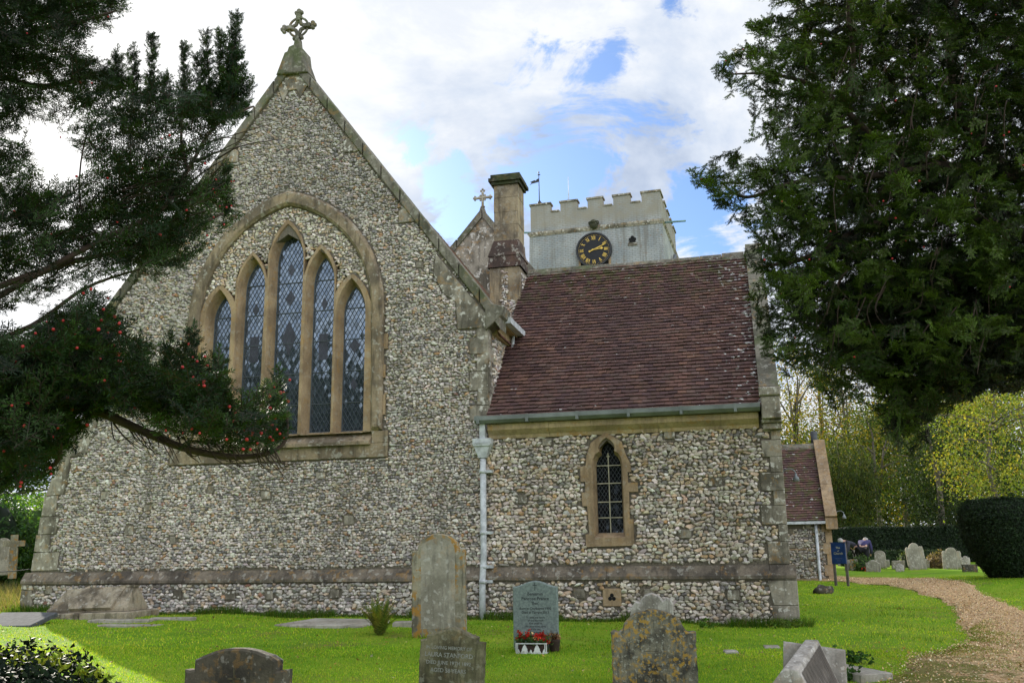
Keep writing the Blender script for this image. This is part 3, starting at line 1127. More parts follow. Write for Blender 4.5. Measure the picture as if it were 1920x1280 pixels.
# ---- roofs made of single tiles
def tile_roof(mb, u0, u1, n0, z0, slope, length, cw=.155, ch=.105, seed=3, flip=1, tones=None, gap=.004):
    """a slope of clay tiles rising towards +n (flip=1) from (n0, z0)"""
    r = np.random.default_rng(seed)
    ca, sa = cos(slope), sin(slope)
    P = [(.152, .077, .060), (.136, .069, .056), (.114, .060, .053), (.098, .054, .052), (.172, .088, .062), (.138, .082, .068)]
    wts = np.array([3, 3, 2.4, 1.5, 1.1, 1.3])
    rows = int(length / ch)
    vs, fs, cs = [], [], []
    for i in range(rows):
        off = (i % 2) * cw / 2 + r.uniform(-.01, .01)
        u = u0 - off
        rowd = r.normal(0, .004)
        wob = .012 * sin(i * .35)
        while u < u1:
            a, b = max(u, u0), min(u + cw - gap, u1)
            u += cw
            if b - a < .02:
                continue
            s0, s1 = i * ch - .012 + r.normal(0, .0035) + rowd, i * ch + ch + .03
            t0, t1 = .046 + r.normal(0, .004), .006
            tl = r.normal(0, .0035)
            sag = -.03 * sin(pi * (a - u0) / (u1 - u0)) * sin(pi * i / rows)
            q = []
            for (uu, s, h) in ((a, s0, t0 + tl), (b, s0, t0 - tl), (b, s1, t1), (a, s1, t1), (a, s0, t0 + tl - .02), (b, s0, t0 - tl - .02)):
                h += sag
                q.append((uu, n0 + flip * (s * ca - h * sa), z0 + s * sa + h * ca))
            o = len(vs)
            vs += q
            if flip > 0:
                fs += [(o, o + 1, o + 2, o + 3), (o + 4, o + 5, o + 1, o)]
            else:
                fs += [(o + 3, o + 2, o + 1, o), (o, o + 1, o + 5, o + 4)]
            c = np.array(P[r.choice(6, p=wts / wts.sum())]) * r.uniform(.8, 1.2)
            cs += [c] * 6
    mb.raw(vs, np.array(fs), np.array(cs))
    e = length
    q = [(u0, n0, z0 - .01), (u1, n0, z0 - .01), (u1, n0 + flip * e * ca, z0 + e * sa - .01), (u0, n0 + flip * e * ca, z0 + e * sa - .01)]
    mb.raw(q, [(0, 1, 2, 3) if flip > 0 else (3, 2, 1, 0)], (.05, .03, .03))


# chancel roof (two slopes behind the gable coping)
mb = MB()
for s in (1, -1):
    ue = UR + .12 if s > 0 else UL - .12
    zt, ze = AP[1] - .62, AP[1] - (SR if s > 0 else SL) * abs(ue - AP[0]) - .46
    for k in range(44):
        a, b = k / 44, (k + 1) / 44 + .004
        ua, ub = AP[0] + (ue - AP[0]) * a, AP[0] + (ue - AP[0]) * b
        za, zb = zt + (ze - zt) * a, zt + (ze - zt) * b
        c = np.array((.17, .075, .055)) * random.uniform(.75, 1.2)
        q = [(ua, .40, za), (ua, 9.5, za), (ub, 9.5, zb + .02), (ub, .40, zb + .02)]
        mb.raw(q, [(0, 1, 2, 3)[::-1] if s > 0 else (0, 1, 2, 3)], c)
        mb.raw([(ub, .40, zb + .02), (ub, 9.5, zb + .02), (ub, 9.5, zb - .01), (ub, .40, zb - .01)], [(0, 1, 2, 3)], c)
mb.build('chancel_roof', M_tile, church)
mb = MB()
mb.box((UR, .34, 5.70), (UR + .10, 2.2, 5.90))
mb.box((UR, .34, 5.905), (UR + .22, 2.2, 6.02))
mb.build('chancel_cornice', M_corn, church)
mb = MB()
mb.box((UR + .225, .36, 5.93), (UR + .36, 2.0, 6.045))
mb.tube([(UR + .17, 1.35, 5.92), (UR + .15, 1.32, 5.6), (UR + .12, 1.30, 5.38), (UR + .16, 1.26, 5.26)], .032, 8)
mb.tube([(UR + .30, 1.95, 5.98), (UR + .62, 1.95, 6.0)], .03, 8)
mb.build('chancel_gutter', M_pipe, church)

# ---- vestry
VR = 5.12
mb = MB()
vp = [(UR, 1.35), (VR, 1.35), (VR, 3.9), (UR, 3.9)]
vopen = [(1.9, 1.9), (2.5, 1.9), (2.5, 3.3), (2.2, 3.6), (1.9, 3.3)]
mb.plate(vp, .002, .5, holes=[vopen])
mb.raw([(VR - .001, 0, .1), (VR - .001, 6.9, .1), (VR - .001, 6.9, 4.0), (VR - .001, 3.35, 7.75), (VR - .001, 0, 4.0)], [(0, 1, 2, 3, 4)])
vw_out = [(1.78, 1.78), (2.61, 1.79), (2.61, 2.23), (2.55, 2.23), (2.555, 2.69), (2.71, 2.69), (2.71, 2.85), (2.545, 2.85), (2.545, 3.03), (2.61, 3.03), (2.60, 3.17), (2.53, 3.31), (2.46, 3.56),
          (2.185, 3.74), (1.92, 3.56), (1.84, 3.35), (1.82, 3.17), (1.72, 3.15), (1.72, 2.89), (1.80, 2.89), (1.80, 2.71), (1.73, 2.70), (1.74, 2.47), (1.82, 2.47), (1.845, 2.0), (1.78, 1.99)]
vx = [vw_out]


def block2(u0, u1, z0, z1, n=-.034):
    p = [(u0, z0), (u1, z0), (u1, z1), (u0, z1)]
    m = MB()
    m.plate(p, n + .008, .02, bevel=.005)
    m.build('quoin_stone', M_grey, church)
    vx.append(p)


z = 1.46
k = 0
while z < 3.6:
    h = random.uniform(.24, .38)
    h = min(h, 3.66 - z)
    block2(VR - (.17 if k % 2 else .34) + random.uniform(-.05, .05), VR + .012, z, z + h - .007)
    z += h
    k += 1
for (u, z, w, h) in ((1.05, 3.55, .17, .12), (.55, 2.55, .2, .14), (3.2, 3.58, .18, .14), (3.9, 2.75, .22, .13), (.75, 1.55, .12, .16), (3.35, 1.9, .22, .14)):
    block2(u, u + w, z, z + h, -.03)
flints(mb, .097, [(UR - .09, 1.46), (VR, 1.46), (VR, 3.74), (UR - .09, 3.74)], vx, P0=(0, .002, 0), pal=PAL_CREAM, seed=16, **FRONT)
mb.build('vestry_wall', [M_mortar, M_flint], church)
half = [(.215, 2.0), (.215, 3.12), (.205, 3.22), (.165, 3.31), (.105, 3.355), (.12, 3.41), (.10, 3.48), (.055, 3.54)]
tref = [(2.195 + x, z) for x, z in half] + [(2.19, 3.58)] + [(2.195 - x, z) for x, z in half[::-1]]
tref = tref[-1:] + tref[:-1]
tf = [(2.195 + (p[0] - 2.195) * 1.23, 2.0 + (p[1] - 2.0) * 1.04 - (.07 if p[1] < 2.1 else 0)) for p in tref]
mb = MB()
mb.plate(vw_out, -.04, .17, holes=[tf], holes_back=[tref])
extrude_u(mb, [(-.038, 1.88), (-.034, 1.93), (.17, 2.02), (.19, 2.02), (.19, 1.88)], 1.945, 2.45)
vwin = mb.build('vestry_window_surround', M_dress, church)
tag(vwin, 'ochre stone surround of a single trefoil headed window')
g = MB()
g.plate(offset2d(tref, .012), .16, .175)
g.build('window_glass', M_glass_dark, vwin)
c = MB()
conv = [(1.98, 2.0), (2.41, 2.0), (2.41, 3.14), (2.32, 3.4), (2.195, 3.58), (2.07, 3.4), (1.98, 3.14)]
lattice(c, conv, .105, 1.6, .006, .148, .162)
c.build('lead_came', M_leadgrey, vwin)
c = MB()
for z in (2.27, 2.54, 2.86, 3.17):
    c.box((1.985, .125, z - .009), (2.405, .145, z + .009))
c.box((2.186, .122, 2.01), (2.204, .148, 3.36))
c.box((2.165, .120, 3.318), (2.225, .15, 3.336))
c.ball((2.195, .135, 3.37), .016, (1, 1, 1.2), 6, 5)
c.build('window_bar', M_bar, vwin)
mb = MB()
mb.plate(vent_poly, -PL - .03, -PL + .02, bevel=.008)
vent = mb.build('vent_block', M_dress, church)
mb = MB()
for (du, dz) in ((-.032, -.01), (.032, -.01), (0, .045)):
    mb.plate([(2.205 + du + .034 * cos(w * pi / 6), .935 + dz + .034 * sin(w * pi / 6)) for w in range(12)], -PL - .031 - .0007 * dz * 10, -PL)
mb.build('trefoil_hole', M_void, vent)
# cornice, gutter, roof
mb = MB()
u = UR + .02
while u < 4.78:
    L = min(random.uniform(.7, 1.2), 4.80 - u)
    extrude_u(mb, [(-.03, 3.70), (-.045, 3.76), (-.13, 3.85), (-.13, 3.955), (.1, 3.955), (.1, 3.70)], u, u + L - .005)
    u += L
mb.build('cornice', M_corn, church)
mb = MB()
extrude_u(mb, [(-.15, 3.962), (-.21, 3.97), (-.265, 4.02), (-.265, 4.095), (-.25, 4.095), (-.25, 4.03), (-.20, 3.985), (-.14, 3.98)], -.14, 4.83)
mb.raw([(-.14, -.25, 4.06), (4.83, -.25, 4.06), (4.83, -.14, 4.06), (-.14, -.14, 4.06)], [(0, 1, 2, 3)])
for u in (-.10, .8, 1.7, 2.6, 3.5, 4.4):
    mb.box((u, -.272, 3.96), (u + .05, -.14, 4.10))
mb.build('vestry_gutter', M_gutter, church)
VS = radians(47.5)
mb = MB()
tile_roof(mb, UR + .01, 4.86, -.16, 4.06, VS, 5.08, seed=5)
tile_roof(mb, UR + .01, 4.86, 6.70, 4.06, VS, 5.0, seed=6, flip=-1, cw=.5, ch=.3)
mb.build('vestry_roof', M_tile, church)
rn, rz = -.16 + 5.08 * cos(VS), 4.06 + 5.08 * sin(VS)
mb = MB()
u = -.25
while u < 4.86:
    L = min(.46, 4.87 - u)
    dz = random.uniform(-.008, .008) - .035 * sin(pi * (u + .3) / 5.2)
    extrude_u(mb, [(rn - .17, rz - .14 + dz), (rn - .16, rz - .11 + dz), (rn - .05, rz + .04 + dz), (rn, rz + .065 + dz), (rn + .05, rz + .04 + dz), (rn + .16, rz - .11 + dz), (rn + .17, rz - .14 + dz)], u, u + L - .007)
    u += L
mb.build('ridge_tile', M_cope, church)
# right-hand gable coping with its kneeler stones
mb = MB()
ca, sa = cos(VS), sin(VS)
for fl, n00 in ((1, -.16), (-1, 6.70)):
    k0, k1 = .30, 5.2
    n_st = 7
    for k in range(n_st):
        s0, s1 = k0 + (k1 - k0) * k / n_st, k0 + (k1 - k0) * (k + 1) / n_st - .006
        h0, h1 = -.15, .16 + random.uniform(-.01, .01)
        pr = [(s0, h0), (s1, h0), (s1, h1), (s0, h1)]
        vs = [(u, n00 + fl * (s * ca - h * sa), 4.06 + s * sa + h * ca) for u in (4.84, 5.16) for (s, h) in pr]
        fs = [(0, 1, 2, 3), (7, 6, 5, 4), (0, 4, 5, 1), (1, 5, 6, 2), (2, 6, 7, 3), (3, 7, 4, 0)]
        mb.raw(vs, [x if fl < 0 else x[::-1] for x in fs])
mb.build('gable_coping', M_cope, church)
mb = MB()
mb.plate([(4.86, 3.66), (5.155, 3.66), (5.155, 3.76), (4.86, 3.76)], -.10, .5, bevel=.01)
mb.plate([(4.84, 3.765), (5.17, 3.765), (5.17, 3.82), (4.84, 3.82)], -.15, .5, bevel=.012)
mb.plate([(4.85, 3.825), (5.16, 3.825), (5.16, 4.20), (4.85, 4.20)], -.22, .5, bevel=.015)
mb.plate([(4.83, 4.205), (5.175, 4.205), (5.175, 4.36), (4.83, 4.36)], -.25, .4, bevel=.02)
mb.build('kneeler_stone', M_grey, church)

# downpipe with hopper
mb = MB()
pu, pn = -.02, -.115
mb.tube([(pu, pn, 3.35), (pu, pn, 1.62), (pu - .01, pn - .02, 1.35), (pu - .01, pn - .06, 1.2), (pu - .01, pn - .06, .45)], .055, 12)
mb.box((pu - .05, pn - .05, 3.68), (pu + .05, pn + .05, 3.97))
pipe = mb.build('downpipe', M_pipe, church)
mb = MB()
mb.plate([(pu - .15, 3.56), (pu + .15, 3.56), (pu + .17, 3.60), (pu + .17, 3.70), (pu - .17, 3.70), (pu - .17, 3.60)], pn - .11, pn + .10, bevel=.01, back=True)
vs = [(pu - .14, pn - .09, 3.56), (pu + .14, pn - .09, 3.56), (pu + .14, pn + .09, 3.56), (pu - .14, pn + .09, 3.56), (pu - .07, pn - .06, 3.36), (pu + .07, pn - .06, 3.36), (pu + .07, pn + .06, 3.36), (pu - .07, pn + .06, 3.36)]
mb.raw(vs, [(4, 5, 1, 0), (5, 6, 2, 1), (6, 7, 3, 2), (7, 4, 0, 3)])
for k in range(7):
    mb.box((pu - .13 + k * .04, pn - .122, 3.605), (pu - .11 + k * .04, pn - .11, 3.64))
mb.build('rainwater_hopper', M_pipe, pipe)
for z in (3.12, 2.05, 1.47, 1.22):
    b = MB()
    b.tube([(pu, pn - (.06 if z < 1.3 else 0), z - .03), (pu, pn - (.06 if z < 1.3 else 0), z + .03)], .068, 12)
    b.box((pu + .05, pn - .02, z - .025), (pu + .16, pn + .10, z + .025))
    b.build('pipe_bracket', M_pipe, pipe)

# swan-neck lamps
def lamp(loc, dirx, name='swan_neck_lamp', sc=1.0, parent=church):
    m = MB()
    L = Vector(loc)
    pts = [L + Vector((dirx * .26 * sc * (1 - cos(t)) / 2 * 1.0, 0, .10 * sc * sin(t))) for t in np.linspace(0, pi, 9)]
    m.tube([tuple(L - Vector((dirx * .03, 0, .04)))] + [tuple(p) for p in pts], .012 * sc, 6)
    o = m.build(name, M_lamp, parent)
    e = pts[-1]
    s = MB()
    s.tube([tuple(e), tuple(e - Vector((0, 0, .05 * sc))), tuple(e - Vector((0, 0, .08 * sc))), tuple(e - Vector((0, 0, .16 * sc)))], [.02 * sc, .03 * sc, .055 * sc, .075 * sc], 10)
    s.build('lamp_shade', M_lamp, o)
    return o


lamp((VR + .02, .45, 2.95), 1, sc=.82)

# ---- chimney
mb = MB()
cu0, cu1, cn0, cn1 = -.56, .10, 2.5, 3.25
mb.box((cu0, cn0, 6.0), (cu1, cn1, 7.72))
flints(mb, .085, [(cu0 + .22, 6.2), (cu1 - .06, 6.2), (cu1 - .06, 7.0), (cu1 - .22, 7.0), (cu1 - .22, 7.66), (cu0 + .22, 7.66)], [], P0=(0, cn0, 0), pal=PAL_GREY, seed=21, mat=1, **FRONT)
flints(mb, .085, [(cn0 + .16, 6.2), (cn1 - .02, 6.2), (cn1 - .02, 7.66), (cn0 + .16, 7.66)], [], P0=(cu1, 0, 0), A=(0, 1, 0), B=(0, 0, 1), NRM=(1, 0, 0), pal=PAL_GREY, seed=22, mat=1)
z = 8.36
for h in (.36, .30, .34, .30):
    j = random.uniform(-.006, .006)
    mb.box((cu0 + .085 + j, cn0 + .09, z), (cu1 - .03 + j, cn1 - .08, z + h - .006))
    z += h
chim = mb.build('chimney', [M_chim, M_flint], church)
mb = MB()
b0 = [(cu0 - .01, cn0 - .01), (cu1 + .01, cn0 - .01), (cu1 + .01, cn1 + .01), (cu0 - .01, cn1 + .01)]
b1 = [(cu0 + .075, cn0 + .08), (cu1 - .02, cn0 + .08), (cu1 - .02, cn1 - .07), (cu0 + .075, cn1 - .07)]
ST = [(7.725, b0, -.03), (7.98, b0, .0), (7.985, b0, -.02), (8.16, b0, .03), (8.36, b1, 0)]
for (za, pa, da), (zb, pb, db) in zip(ST[:-1], ST[1:]):
    mb.plate(offset2d(pa, -da if da else 0), za, za + .001) if False else None
    A_, B_ = offset2d(pa, -da), offset2d(pb, -db)
    vs = [(x, y, za) for x, y in A_] + [(x, y, zb) for x, y in B_]
    mb.raw(vs, [(i, (i + 1) % 4, 4 + (i + 1) % 4, 4 + i) for i in range(4)])
mb.build('chimney_weathering', M_brickcap, chim)
mb = MB()
for (za, zb, e) in ((9.655, 9.72, .05), (9.725, 9.80, .10), (9.805, 9.89, .06)):
    mb.box((cu0 + .085 - e, cn0 + .09 - e, za), (cu1 - .03 + e, cn1 - .08 + e, zb))
mb.build('chimney_cap', M_mossdark, chim)

# ---- nave
NA_ = (-2.62, 11.75)
mb = MB()
npoly = [(-9.5, .2), (2.2, .2), (2.2, 5.6), NA_, (-9.2, 5.2), (-9.5, 5.2)]
npoly = [(-8.6, .2), (2.4, .2), (2.4, NA_[1] - 1.3 * (2.4 - NA_[0])), NA_, (-8.6, NA_[1] - 1.14 * (NA_[0] + 8.6))]
mb.plate(npoly, 9.5, 9.9, back=True)
mb.box((-8.55, 9.9, .2), (2.35, 22, 5.0))
mb.build('nave_wall', M_grey, church)
mb = MB()
for s, sl, ue in ((1, 1.3, 2.7), (-1, 1.14, -8.9)):
    for k in range(8):
        a = NA_[0] + (ue - NA_[0]) * (k + .03) / 8
        b = NA_[0] + (ue - NA_[0]) * (k + .99) / 8
        za, zb = NA_[1] - sl * abs(a - NA_[0]), NA_[1] - sl * abs(b - NA_[0])
        p = [(a, za - .15), (b, zb - .15), (b, zb + .1), (a, za + .12)]
        p = p if s > 0 else [p[1], p[0], p[3], p[2]]
        mb.plate(p, 9.42, 9.95, back=True)
mb.build('nave_coping', M_cope, church)
mb = MB()
for s, sl, ue in ((1, 1.3, 2.6), (-1, 1.14, -8.8)):
    ze = NA_[1] - sl * abs(ue - NA_[0]) - .15
    q = [(NA_[0], 9.9, NA_[1] - .15), (NA_[0], 23, NA_[1] - .15), (ue, 23, ze), (ue, 9.9, ze)]
    mb.raw(q, [(3, 2, 1, 0) if s > 0 else (0, 1, 2, 3)], (.13, .065, .05))
mb.build('nave_roof', M_tile, church)
mb = MB()
c, zb = NA_[0] - .02, 11.72
mb.plate([(c - .14, zb - .1), (c + .14, zb - .1), (c + .05, zb + .2), (c - .05, zb + .2)], 9.5, 9.68, back=True)
mb.plate([(c - .03, zb + .15), (c + .03, zb + .15), (c + .028, 12.46), (c - .028, 12.46)], 9.55, 9.63, back=True)
mb.plate([(c - .26, 12.225), (c - .03, 12.23), (c - .03, 12.29), (c - .26, 12.285)], 9.55, 9.63, back=True)
mb.plate([(c + .03, 12.23), (c + .26, 12.225), (c + .26, 12.285), (c + .03, 12.29)], 9.55, 9.63, back=True)
for (a, b) in ((0, .27), (.05, .22), (-.05, .22), (.28, 0), (.24, .05), (.24, -.05), (-.28, 0), (-.24, .05), (-.24, -.05), (.07, .07), (-.07, .07), (.07, -.07), (-.07, -.07), (.04, -.3), (-.04, -.3)):
    mb.ball((c + a, 9.59, 12.257 + b), .036, (1, 1.2, 1), 6, 5)
tag(mb.build('gable_cross', M_grey, church), 'small cross with budded ends on the nave gable')

# ---- tower
t_world = Vector((3.7357, 40.0, 0)) - ORG
tl = (t_world.x * cos(TH) - t_world.y * sin(TH), t_world.x * sin(TH) + t_world.y * cos(TH), 0)
T_ROT = (0, 0, -radians(2.5))
mb = MB()
SX = 15.93


def frustum(mb, lo, hi, z0, z1, b0=0.0):
    (x0, y0), (x1, y1) = lo, hi
    v = [(x0 - b0, y0 - b0, z0), (x1 + b0, y0 - b0, z0), (x1 + b0, y1 + b0, z0), (x0 - b0, y1 + b0, z0), (x0, y0, z1), (x1, y0, z1), (x1, y1, z1), (x0, y1, z1)]
    mb.raw(v, [(4, 5, 6, 7), (0, 1, 5, 4), (1, 2, 6, 5), (2, 3, 7, 6), (3, 0, 4, 7)])


frustum(mb, (-2.98, 0), (3.05, 6.0), .2, SX, .35)
frustum(mb, (-2.93, .04), (3.0, 5.96), SX + .02, 16.88)
MER = [(-2.93, -2.0), (-1.52, -.75), (-.26, .42), (.91, 1.66), (2.18, 3.0)]
for (a, b) in MER:
    mb.box((a, .04, 16.88), (b, .42, 17.28))
    mb.box((a, 5.58, 16.88), (b, 5.96, 17.28))
for (a, b) in ((.42, .95), (1.45, 2.15), (2.65, 3.35), (3.85, 4.5), (5.0, 5.58)):
    mb.box((2.62, a, 16.88), (3.0, b, 17.28))
    mb.box((-2.93, a, 16.88), (-2.55, b, 17.28))
frustum(mb, (2.4, 4.6), (3.85, 6.4), .2, 15.4, .15)
tower = mb.build('tower', M_tower, church, tl, T_ROT)
mb = MB()
frustum(mb, (-3.06, -.08), (3.13, 6.08), SX - .05, SX + .04)
mb.raw([(-3.06, -.08, SX - .05), (3.13, -.08, SX - .05), (3.05, -.02, SX - .16), (-2.98, -.02, SX - .16)], [(3, 2, 1, 0)])
mb.raw([(3.13, -.08, SX - .05), (3.13, 6.08, SX - .05), (3.05, 6.0, SX - .16), (3.05, 0, SX - .16)], [(3, 2, 1, 0)])
for (a, b) in MER:
    mb.box((a - .05, -.01, 17.281), (b + .05, .47, 17.36))
    mb.box((a - .05, 5.53, 17.281), (b + .05, 6.0, 17.36))
for (a, b) in zip([m[1] for m in MER[:-1]], [m[0] for m in MER[1:]]):
    mb.box((a + .05, -.01, 16.881), (b - .05, .47, 16.94))
for (a, b) in ((.48, .95), (1.45, 2.15), (2.65, 3.35), (3.85, 4.5), (5.0, 5.5)):
    mb.box((2.57, a - .05, 17.281), (3.05, b + .05, 17.36))
mb.build('parapet_moulding', M_grey, tower)
mb = MB()
mb.ball((.02, -.12, 15.98), .2, (1.0, .7, .9), 9, 7)
mb.ball((.02, -.2, 16.12), .12, (1.2, .8, .8), 8, 6)
mb.ball((-.14, -.12, 16.08), .09, (1, 1, 1.2), 7, 5)
mb.ball((.18, -.12, 16.08), .09, (1, 1, 1.2), 7, 5)
mb.build('carved_head', M_mossdark, tower)
mb = MB()
mb.tube([(-2.9, -.02, 15.98), (-3.75, -.3, 15.98)], .045, 8)
mb.build('water_spout', M_copper, tower)
mb = MB()
mb.tube([(2.98, .3, 15.9), (4.05, .2, 15.83)], .045, 8)
mb.build('water_spout', M_copper, tower)
mb = MB()
for (a, b, r) in ((0, .07, .075), (-.09, -.02, .075), (.09, -.02, .075)):
    mb.plate([(1.71 + a + r * cos(w * pi / 7), 15.18 + b + r * sin(w * pi / 7)) for w in range(14)], -.05 - b * .01, .01)
mb.plate([(1.56, 15.02), (1.86, 15.02), (1.80, 15.16), (1.62, 15.16)], -.052, .01)
o = mb.build('trefoil_opening', M_void, tower)
mb = MB()
mb.plate([(1.5, 14.86), (1.92, 14.86), (1.92, 15.0), (1.5, 15.0)], -.06, .01)
mb.build('opening_sill', M_grey, tower)
mb = MB()
mb.box((-.62, -.08, 13.2), (-.05, .01, 14.3))
mb.box((.05, -.08, 13.2), (.62, .01, 14.3))
mb.build('belfry_opening', M_void, tower)
mb = MB()
mb.box((3.12, 2.5, 13.2), (3.22, 3.6, 14.6))
mb.tube([(3.2, 2.5, 14.6), (3.21, 3.05, 15.2), (3.2, 3.6, 14.6)], .09, 6)
mb.build('belfry_louvre', M_louvre, tower)
mb = MB()
mb.box((-.72, -.11, 13.0), (-.63, .01, 14.6))
mb.box((.63, -.11, 13.0), (.72, .01, 14.6))
mb.box((-.04, -.11, 13.0), (.04, .01, 14.2))
mb.build('opening_jamb', M_dress, tower)
# flag vane and aerial
mb = MB()
mb.tube([(-2.55, .25, 17.35), (-2.55, .25, 18.98)], [.028, .016], 6)
mb.ball((-2.55, .25, 17.46), .09, (1, 1, 1.3), 8, 6)
mb.ball((-2.55, .25, 18.86), .05, (1.6, .5, .6), 6, 5)
mb.ball((-2.55, .25, 18.98), .035, (1, 1, 1.5), 6, 5)
mb.tube([(-2.55, .25, 17.62), (-2.4, .25, 17.4)], .012, 5)
van = mb.build('flag_vane', M_iron, tower)
mb = MB()
mb.plate([(-3.0, 18.40), (-2.9, 18.46), (-2.62, 18.50), (-2.57, 18.52), (-2.57, 18.68), (-2.66, 18.64), (-2.7, 18.58), (-2.76, 18.62), (-2.98, 18.55), (-2.9, 18.51)], .24, .26, back=True)
mb.build('vane_flag', M_iron, van)
mb = MB()
mb.tube([(-1.17, .3, 17.36), (-1.17, .3, 18.6)], [.02, .012], 5)
mb.tube([(-1.17, .3, 17.9), (-1.25, .3, 17.38)], .006, 4)
mb.build('aerial', M_pipe, tower)

# ---- clock on the tower
mb = MB()
CK = 14.8
n_c = 40
disc = [(.80 * cos(2 * pi * k / n_c), CK + .80 * sin(2 * pi * k / n_c)) for k in range(n_c)]
disc_i = [(.735 * cos(2 * pi * k / n_c), CK + .735 * sin(2 * pi * k / n_c)) for k in range(n_c)]
mb.plate(disc, -.26, -.02, holes=[disc_i], holes_back=[disc_i])
clock = mb.build('clock', M_iron, church, tl, T_ROT)
tag(clock, 'round black tower clock with gilded roman numerals')
mb = MB()
mb.plate(disc_i, -.215, -.2)
mb.build('clock_face', M_clockface, clock)
for k in range(60):
    w = 2 * pi * k / 60
    rr_ = .68
    q_ = .013 if k % 5 else .02
    mb = MB()
    mb.plate([(rr_ * sin(w) + q_ * cos(a), CK + rr_ * cos(w) + q_ * sin(a)) for a in (0, pi / 2, pi, 3 * pi / 2)], -.222, -.214)
    mb.build('minute_mark', M_gold, clock)
ROM = ['XII', 'I', 'II', 'III', 'IIII', 'V', 'VI', 'VII', 'VIII', 'IX', 'X', 'XI']
for h, s in enumerate(ROM):
    w = 2 * pi * h / 12
    wid = {'I': .045, 'V': .10, 'X': .10}
    tot = sum(wid[c] for c in s)
    mb = MB()
    x = -tot / 2

    def st(x0, x1, t, hh=.085):
        q = []
        for (a, b) in ((x0 - t, -hh), (x0 + t, -hh), (x1 + t, hh), (x1 - t, hh)):
            rr = .545 + b
            q.append((rr * sin(w) + a * cos(w), CK + rr * cos(w) - a * sin(w)))
        mb.plate(q, -.224, -.2145)
    for ch in s:
        cx = x + wid[ch] / 2
        if ch == 'I':
            st(cx, cx, .0135)
        elif ch == 'V':
            st(cx - .004, cx - .038, .0135)
            st(cx + .004, cx + .038, .008)
        else:
            st(cx - .036, cx + .036, .008)
            st(cx + .036, cx - .036, .0135)
        x += wid[ch]
    mb.build('numeral', M_gold, clock)


def hand(ang, L, tail, wid, spade, n):
    m = MB()
    pts = [(-wid, -tail), (wid, -tail), (wid * .8, L * .72)] + ([(spade, L * .74), (spade * .75, L * .86), (0, L), (-spade * .75, L * .86), (-spade, L * .74)] if spade else [(0, L)]) + [(-wid * .8, L * .72)]
    m.plate([(b * sin(ang) + a * cos(ang), CK + b * cos(ang) - a * sin(ang)) for a, b in pts], n - .012, n)
    m.plate([(tail * sin(ang + pi) * .9 + .045 * cos(k), CK + tail * cos(ang + pi) * .9 + .045 * sin(k)) for k in np.linspace(0, 2 * pi, 10)[:-1]], n - .014, n)
    return m.build('clock_hand', M_gold, clock)


hand(radians(84), .44, .05, .026, .06, -.235)
hand(radians(68), .66, .22, .024, 0, -.252)

# ---- north porch
PN = 14.0
pu0, pu1 = 2.6, 6.95
mb = MB()
mb.plate([(pu0, .2), (pu1, .2), (pu1, 2.55), (pu0, 2.55)], PN, PN + .4)
px_ = [[(pu1 - .2, .2), (pu1, .2), (pu1, 2.6), (pu1 - .2, 2.6)]]
mb.raw([(pu1, PN, .2), (pu1, PN + 4.2, .2), (pu1, PN + 4.2, 2.6), (pu1, PN + 2.1, 5.0), (pu1, PN, 2.6)], [(0, 1, 2, 3, 4)])
blocks = []
for k in range(26):
    u, z = random.uniform(pu1 - 1.6, pu1 - .4), random.uniform(.75, 2.35)
    w, h = random.uniform(.12, .28), random.uniform(.09, .17)
    p = [(u, z), (u + w, z), (u + w, z + h), (u, z + h)]
    if all(not (abs(u - b[0]) < .3 and abs(z - b[1]) < .19) for b in blocks):
        blocks.append((u, z))
        px_.append(p)
flints(mb, .11, [(pu0 + 2, .5), (pu1 - .02, .5), (pu1 - .02, 2.4), (pu0 + 2, 2.4)], px_, P0=(0, PN, 0), pal=[(tuple(x * .82 for x in c), w) for c, w in PAL_GREY], seed=31, **FRONT)
porch = mb.build('porch_wall', [M_mortar, M_flint], church)
for p in px_[1:]:
    mb = MB()
    mb.plate(p, PN - .028, PN, bevel=.006)
    mb.build('dressed_stone', M_grey, porch)
z = .3
k = 0
while z < 2.55:
    h = min(.32, 2.56 - z)
    mb = MB()
    mb.box((pu1 - (.16 if k % 2 else .26), PN - .03, z), (pu1 + .03, PN + .35, z + h - .008))
    mb.build('quoin_stone', M_dress, porch)
    z += h
    k += 1
mb = MB()
mb.box((pu0, PN - .05, .78), (pu1 + .05, PN, .86))
mb.box((pu0, PN - .04, 1.70), (pu1 - .2, PN, 1.735))
mb.build('string_course', M_dress, porch)
mb = MB()
tile_roof(mb, pu0, pu1 - .12, PN - .22, 2.55, radians(50), 3.25, seed=41, cw=.165, ch=.10)
tile_roof(mb, pu0, pu1 - .12, PN + 4.4, 2.55, radians(50), 3.25, seed=42, cw=.5, ch=.4, flip=-1)
mb.build('porch_roof', M_tile, church)
prn, prz = PN - .22 + 3.25 * cos(radians(50)), 2.55 + 3.25 * sin(radians(50))
mb = MB()
extrude_u(mb, [(prn - .15, prz - .12), (prn, prz + .06), (prn + .15, prz - .12)], pu0, pu1 - .12)
mb.build('ridge_tile', M_cope, church)
mb = MB()
c5, s5 = cos(radians(50)), sin(radians(50))
